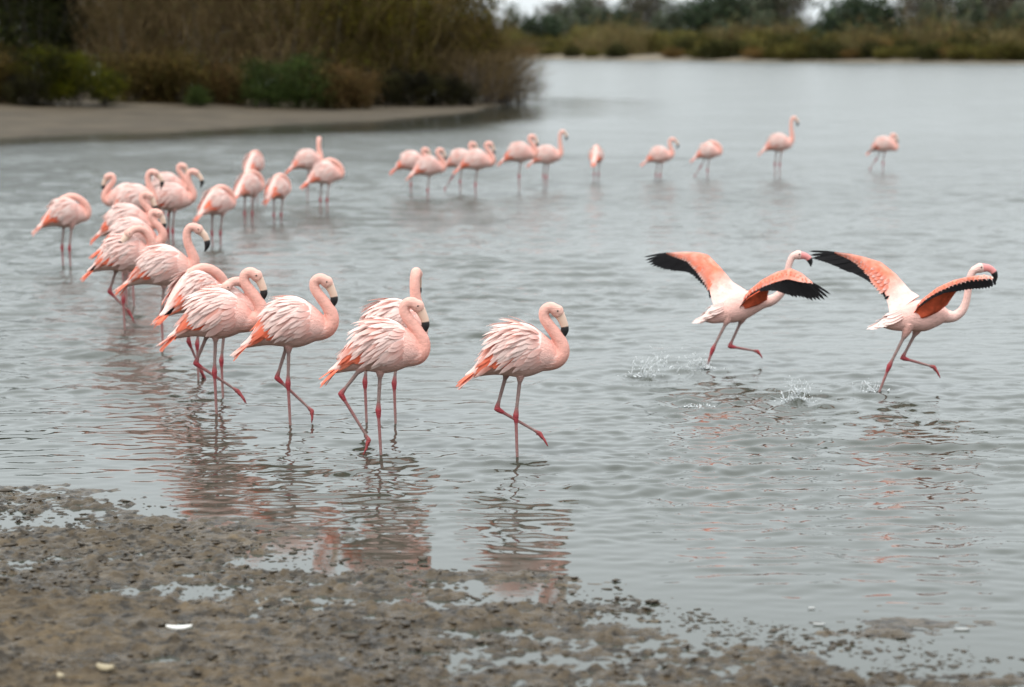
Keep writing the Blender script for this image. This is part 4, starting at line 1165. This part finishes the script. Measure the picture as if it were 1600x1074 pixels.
# --- the two running birds with open wings
def lerp_poly(P, t_):
    P = np.array(P, float); d = np.linalg.norm(np.diff(P, axis=0), axis=1); c = np.concatenate([[0], np.cumsum(d)]) / d.sum()
    return np.array([np.interp(t_, c, P[:, k]) for k in range(P.shape[1])])
def open_wing(root, Lp, Cp, Ep, n_f, root_pale, wfac, r, tip_gap=True, under=None, e0=0.0):
    """covert surface between the leading edge and the feather roots, black flight feathers as single pieces"""
    V = []; F = []; C = []
    nu, nv = 34, 9
    for sgn in (1, -1):
        for i in range(nu):
            t_ = i / (nu - 1)
            a = lerp_poly(Lp, t_); b_ = lerp_poly(Cp, t_)
            t2 = min(1, t_ + .01); t1 = max(0, t_ - .01)
            nrm = np.cross(lerp_poly(Lp, t2) - lerp_poly(Lp, t1), b_ - a)
            nrm /= np.linalg.norm(nrm) + 1e-9
            for j in range(nv):
                v = j / (nv - 1)
                th = .016 * (1 - t_ * .6) * math.sin(math.pi * min(1, (v * .85 + .12))) ** .8 * (1 if sgn > 0 else .45)
                p = a * (1 - v) + b_ * v + nrm * sgn * (th if 0 < j else .002)
                V.append(p)
                pale = max(0.0, 1 - t_ / root_pale) if root_pale else 0
                c = CORAL * (.95 - .40 * t_) + SALMON * (.05 + .25 * t_) + PALE * .12 * t_
                mot = vnoise(np.array([t_ * 22]), np.array([v * 7]), 5)[0]
                c = c + (ORANGE - c) * np.clip(.35 + mot * 1.6, 0, 1) * (.8 - .75 * t_) + (PALE - c) * np.clip(.05 - mot, 0, .6) * .5
                c = c * (1 - min(1, pale * 1.6)) + (PALE * .9 + PINK * .1) * min(1, pale * 1.6)
                c = c * (1 - max(0, t_ - .72) * 1.6) + PALE * max(0, t_ - .72) * 1.6
                C.append(np.clip(c, 0, 1))
    for s_ in (0, 1):
        o_ = s_ * nu * nv
        for i in range(nu - 1):
            for j in range(nv - 1):
                k = o_ + i * nv + j; q = (k, k + 1, k + nv + 1, k + nv)
                F.append(q if s_ == 0 else q[::-1])
    me = new_mesh('wing', V, F, np.array(C)); me.materials.append(M_WING)
    wing = obj('wing', me, None, root)
    for i in range(n_f):
        t_ = i / (n_f - 1)
        a = lerp_poly(Cp, e0 + (1 - e0) * t_); e = lerp_poly(Ep, t_)
        tn = lerp_poly(Ep, min(1, t_ + .5 / n_f)) - lerp_poly(Ep, max(0, t_ - .5 / n_f))
        Ld = lerp_poly(Lp, e0 + (1 - e0) * t_)
        inn = (Ld - a)
        d = e - a
        start = a + inn * .25 - d * .04
        d = e - start; ln = np.linalg.norm(d)
        dd = d / ln
        nrm = np.cross(dd, tn); nn = np.linalg.norm(nrm)
        nrm = nrm / nn if nn > 1e-6 else np.array((0, -1., 0))
        if nrm[1] > 0: nrm = -nrm
        y = np.cross(nrm, dd)
        w = wfac * (1.0 if t_ < .7 else 1.0 - .62 * (t_ - .7) / .3)
        M = Matrix(((dd[0], y[0], nrm[0], start[0]), (dd[1], y[1], nrm[1], start[1] + .0012 * (i % 3)), (dd[2], y[2], nrm[2], start[2]), (0, 0, 0, 1))) @ Matrix.Rotation(.12, 4, 'X') @ Matrix.Diagonal((ln * r.uniform(.97, 1.03), w, w, 1))
        o = obj('feather', FM['black'][i % 2], None, wing); o.matrix_local = M
    for (v0, nn_, k_) in ((.28, 16, .30), (.52, 20, .30), (.76, 26, .30)):
        if not root_pale and v0 > .6: continue
        for i in range(nn_):
            t_ = e0 * .8 + (1 - e0 * .8) * (i + .5) / nn_
            if t_ < root_pale * .75: continue
            a = lerp_poly(Lp, t_); b_ = lerp_poly(Cp, t_); q = b_ - a
            nrm = np.cross(lerp_poly(Lp, min(1, t_ + .02)) - lerp_poly(Lp, max(0, t_ - .02)), q); nrm /= np.linalg.norm(nrm) + 1e-9
            if nrm[1] > 0: nrm = -nrm
            out = lerp_poly(Ep, min(1, (t_ - e0) / (1 - e0) + .02) if t_ > e0 else 0) - b_
            d = q / (np.linalg.norm(q) + 1e-9) * .6 + out / (np.linalg.norm(out) + 1e-9) * .7
            ln = np.linalg.norm(q) * k_ + .022
            p = a + q * v0 + nrm * .011 * (1 - .5 * t_)
            o = obj('feather', r.choice(FM['covert']), None, wing); o.matrix_local = feather_matrix(p, d, nrm, ln, -.02)
    if under is not None:
        A, B_ = under
        V = []; F = []; C = []
        nu, nv = 16, 8
        for i in range(nu):
            for j in range(nv):
                p = lerp_poly(A, i / (nu - 1)) * (1 - j / (nv - 1)) + lerp_poly(B_, i / (nu - 1)) * (j / (nv - 1))
                p = p + np.array((0, .012 * math.sin(math.pi * j / (nv - 1)), 0))
                V.append(p); m_ = vnoise(np.array([i * .9]), np.array([j * .35]), 8)[0]
                C.append(np.clip(ORANGE * (.72 + .4 * m_) + CORAL * .06, 0, 1))
        for i in range(nu - 1):
            for j in range(nv - 1):
                k = i * nv + j; F.append((k, k + 1, k + nv + 1, k + nv))
        me = new_mesh('underwing', V, F, np.array(C)); me.materials.append(M_WING)
        u = obj('underwing', me, None, root)
        sm = u.modifiers.new('solid', 'SOLIDIFY'); sm.thickness = .008; sm.offset = 0

def runner(px, py, label, B, NP, head, bk, legs, near, far_, seed):
    r = random.Random(seed)
    loc = at(px, py)
    root = empty('flamingo', (loc[0], loc[1], 0))
    tag(root, label, 'flamingo', 'flamingos running over the water with open wings')
    S, f = body_surf(B)
    sh = Shell(); rings = []; cols = []
    for i in range(len(S)):
        ph = np.linspace(0, 2 * math.pi, 30, endpoint=False); u = i / (len(S) - 1)
        rings.append(np.stack([S[i][0] + 0 * ph, S[i][3] * np.cos(ph), S[i][1] + S[i][2] * np.sin(ph)], 1))
        cols.append(PALE * .3 + PINK * .7)
    sh.rings(rings, cols)
    N = catmull(NP + [(*head, .034)], 8)
    sh.tube(N[:, :3], N[:, 3], [PALE * .55 + PINK * .45] * len(N), 16)
    hh = np.array(head); hd = np.array(bk[0]) - hh; hd /= np.linalg.norm(hd)
    sh.tube([hh - hd * .034, hh - hd * .018, hh, hh + hd * .018, np.array(bk[0]) + hd * .005], [.020, .034, .039, .036, .028], [PALE * .7 + PINK * .3] * 5, 14, squash=.84)
    for lg in legs: leg(sh, *lg)
    obj('body', remesh(sh, .0045, 4), None, root)
    beak(root, bk, .03, np.array((.66, .24, .23)), .56)
    for sd in (1, -1): eye(root, head, hd, sd)
    open_wing(root, near['L'], near['C'], near['E'], near['n'], near['pale'], near['w'], r, under=near['under'], e0=near.get('e0', 0))
    open_wing(root, far_['L'], far_['C'], far_['E'], far_['n'], far_['pale'], far_['w'], r, e0=far_.get('e0', 0))
    # loose white feathers of the lower back and tail
    TJ = Joined()
    for i in range(44):
        a = -1 + 2 * ((i * 7) % 44) / 43; u = (.06, .13, .2, .27)[i % 4]
        p = f(u, math.pi / 2 - abs(a) * 1.25, 1 if a > 0 else -1, .002)
        d = np.array((-1, .25 * a, -.35 + .1 * r.random()))
        TJ.add(FM['rump'][0], feather_matrix(p, d, np.array((-.25, .75 * a, 1.0)), .10 + .05 * r.random(), .03))
    me = new_mesh('tail', TJ.V, TJ.F, np.array(TJ.C)); me.materials.append(M_FEATHER)
    obj('tail', me, None, root)
    return root
def P7(l, ys): return [((cx - 475) / 762, y, (810 - cy) / 762) for (cx, cy), y in zip(l, ys)]
def P8(l, ys): return [((cx - 485) / 821, y, (960 - cy) / 821) for (cx, cy), y in zip(l, ys)]
n7 = dict(
    L=P7([(715, 345), (735, 318), (800, 250), (880, 193), (950, 163), (1010, 185), (1072, 238)], [-.07, -.10, -.20, -.32, -.42, -.50, -.55]),
    C=P7([(690, 400), (740, 335), (800, 288), (870, 250), (935, 226), (1000, 238), (1074, 242)], [-.09, -.14, -.25, -.36, -.45, -.53, -.57]),
    E=P7([(668, 428), (700, 385), (745, 345), (800, 310), (850, 302), (895, 308), (950, 330), (1010, 338), (1075, 348), (1130, 348), (1165, 335), (1178, 308)], [-.10, -.15, -.20, -.28, -.36, -.41, -.46, -.52, -.57, -.61, -.62, -.63]),
    n=28, pale=0, w=.047,
    under=(P7([(668, 430), (720, 360), (780, 315), (836, 300)], [-.085, -.17, -.24, -.28]), P7([(655, 440), (720, 432), (790, 408), (840, 380)], [-.075, -.105, -.1, -.075])))
f7 = dict(
    L=P7([(722, 332), (640, 283), (570, 200), (500, 130), (440, 119), (350, 121), (252, 132)], [.03, .09, .20, .32, .38, .45, .52]),
    C=P7([(530, 450), (512, 385), (500, 310), (450, 235), (390, 172), (320, 150), (248, 134)], [.05, .12, .22, .32, .40, .47, .54]),
    E=P7([(500, 388), (496, 358), (470, 325), (430, 285), (385, 250), (340, 240), (280, 243), (200, 230), (140, 213), (112, 190), (108, 166)], [.14, .18, .25, .31, .37, .42, .47, .53, .57, .60, .62]),
    n=26, pale=.36, w=.046, e0=.22)
runner(1103, 575, 'running flamingo with spread black edged wings, left of the two taking off',
       [(-.02, .392, .012, .03), (.05, .407, .045, .055), (.14, .456, .088, .08), (.23, .486, .116, .098), (.32, .512, .114, .1), (.40, .535, .09, .085), (.466, .545, .058, .06), (.505, .551, .03, .03)],
       [(.40, 0, .53, .075), (.46, 0, .538, .055), (.51, 0, .545, .045), (.563, 0, .573, .038), (.612, 0, .63, .032), (.641, 0, .709, .028), (.652, 0, .787, .026), (.668, 0, .86, .026), (.695, 0, .908, .028)],
       (.733, 0, .918), [(.752, 0, .915), (.785, 0, .910), (.818, 0, .892), (.834, 0, .86), (.838, 0, .823)],
       [((.17, -.04, .40), (.052, -.03, .157), (-.02, -.02, -.06)), ((.295, .04, .40), (.193, .035, .171), (.42, .03, .131), (.46, .03, .072))], n7, f7, 1)
n8 = dict(
    L=P8([(705, 415), (725, 378), (800, 298), (880, 243), (950, 213), (1040, 193), (1078, 205)], [-.07, -.10, -.20, -.32, -.42, -.52, -.56]),
    C=P8([(690, 440), (735, 380), (800, 318), (880, 266), (960, 232), (1030, 215), (1080, 210)], [-.09, -.14, -.24, -.35, -.44, -.54, -.58]),
    E=P8([(680, 455), (700, 425), (760, 365), (830, 324), (900, 306), (960, 292), (1000, 286), (1040, 279), (1068, 268), (1090, 251)], [-.10, -.13, -.21, -.29, -.37, -.43, -.48, -.53, -.57, -.59]),
    n=28, pale=0, w=.064,
    under=(P8([(672, 462), (750, 375), (830, 320), (905, 300)], [-.085, -.18, -.26, -.33]), P8([(650, 498), (740, 492), (820, 455), (882, 410)], [-.075, -.105, -.1, -.075])))
f8 = dict(
    L=P8([(725, 368), (680, 340), (600, 245), (520, 178), (430, 153), (340, 135), (250, 129)], [.03, .09, .20, .32, .38, .45, .52]),
    C=P8([(552, 510), (545, 430), (535, 372), (480, 300), (400, 200), (330, 165), (250, 132)], [.05, .12, .20, .30, .40, .47, .54]),
    E=P8([(530, 400), (525, 388), (480, 335), (430, 290), (350, 250), (300, 240), (220, 202), (150, 185), (100, 175), (94, 155), (95, 130)], [.16, .19, .26, .31, .39, .43, .49, .55, .60, .61, .62]),
    n=26, pale=.40, w=.046, e0=.26)
runner(1374, 612, 'running flamingo with wings raised and beak forward, right of the two taking off',
       [(-.005, .508, .012, .03), (.07, .512, .042, .055), (.155, .545, .086, .08), (.25, .573, .114, .1), (.335, .577, .118, .1), (.42, .588, .095, .085), (.48, .585, .058, .06), (.51, .582, .03, .03)],
       [(.41, 0, .585, .08), (.46, 0, .578, .06), (.51, 0, .570, .048), (.56, 0, .574, .039), (.612, 0, .617, .033), (.640, 0, .684, .029), (.653, 0, .767, .027), (.663, 0, .853, .027), (.690, 0, .915, .029)],
       (.735, 0, .936), [(.757, 0, .938), (.80, 0, .935), (.836, 0, .912), (.855, 0, .875), (.860, 0, .834)],
       [((.19, -.04, .46), (.067, -.03, .20), (-.025, -.02, -.06)), ((.28, .04, .46), (.174, .035, .25), (.414, .03, .183), (.463, .03, .097))], n8, f8, 2)

# ------------------------------------------------------------------ splashes
M_SPLASH, t, b = mat('splash_water')
b.inputs['Base Color'].default_value = (0.90, 0.92, 0.93, 1); b.inputs['Roughness'].default_value = 0.2; b.inputs['IOR'].default_value = 1.33
nz = node(t, 'ShaderNodeTexNoise', Scale=80.0, Detail=2.0)
mr = node(t, 'ShaderNodeMapRange', To_Min=.15, To_Max=.6); t.links.new(nz.outputs['Fac'], mr.inputs['Value']); t.links.new(mr.outputs[0], b.inputs['Transmission Weight'])
def splash(px, py, w, h, lean, n, seed, label):
    r = random.Random(seed)
    loc = at(px, py)
    s = Shell()
    for i in range(n):
        # droplets and short ligaments thrown on ballistic paths
        a = r.gauss(0, .45) + lean; sp_ = r.random() ** .8
        x0 = r.gauss(0, w * .45); y0 = r.gauss(0, w * .2)
        z = h * sp_ * (1 - abs(a - lean) * .5) * r.random() ** .55
        x = x0 + math.sin(a) * h * .7 * sp_ + lean * z
        rad = (.0016 + .0034 * r.random() ** 2) * (1.25 - .6 * z / h)
        z = max(z, .002)
        d = Vector((math.sin(a) * .8 + r.gauss(0, .3), r.gauss(0, .3), 1)).normalized()
        ln = rad * (1.0 + (5.0 * r.random() ** 3))
        P = [Vector((x, y0, z)) + d * ln * q for q in (-1, -.6, 0, .6, 1)]
        s.tube([tuple(p) for p in P], [rad * .35, rad * .85, rad, rad * .8, rad * .3], [PALE] * 5, 6)
    for i in range(6):           # foam beads along the base
        x = r.gauss(0, w * .8); rad = .003 + .004 * r.random()
        s.ball((x, r.gauss(0, .04), .006), (rad * 1.8, rad * 1.2, rad), PALE, 7)
    for i in range(5):           # thin curved sheets and threads of water standing up from the foot
        x = r.gauss(0, w * .35); hh = h * (.25 + .35 * r.random()); c = lean * .8 + r.gauss(0, .3)
        P = [(x + c * hh * q * q + r.gauss(0, .004), r.gauss(0, .006), hh * q) for q in np.linspace(0, 1, 8)]
        s.tube(P, [.006, .0045, .0035, .003, .004, .002, .0032, .001], [PALE] * 8, 6)
    o = empty('splash', (loc[0], loc[1], .002))
    me = new_mesh('spray', s.V, s.F)
    tag(obj('spray', me, M_SPLASH, o), None, None, None, 'stuff')
    tag(o, label, 'splash', 'splashes kicked up by the running birds')
splash(1003, 590, .12, .32, .40, 180, 1, 'tall splash of droplets behind the left running bird, leftmost of the splashes')
splash(1243, 629, .10, .24, .08, 170, 2, 'splash of white droplets between the two running birds')
splash(1098, 577, .12, .16, -.3, 110, 3, 'small splash at the foot of the left running bird')
splash(1366, 612, .09, .11, -.3, 60, 4, 'small splash at the foot of the right running bird')
splash(1085, 637, .10, .04, 0, 24, 5, 'low foaming ripple in the wake below the left running bird')
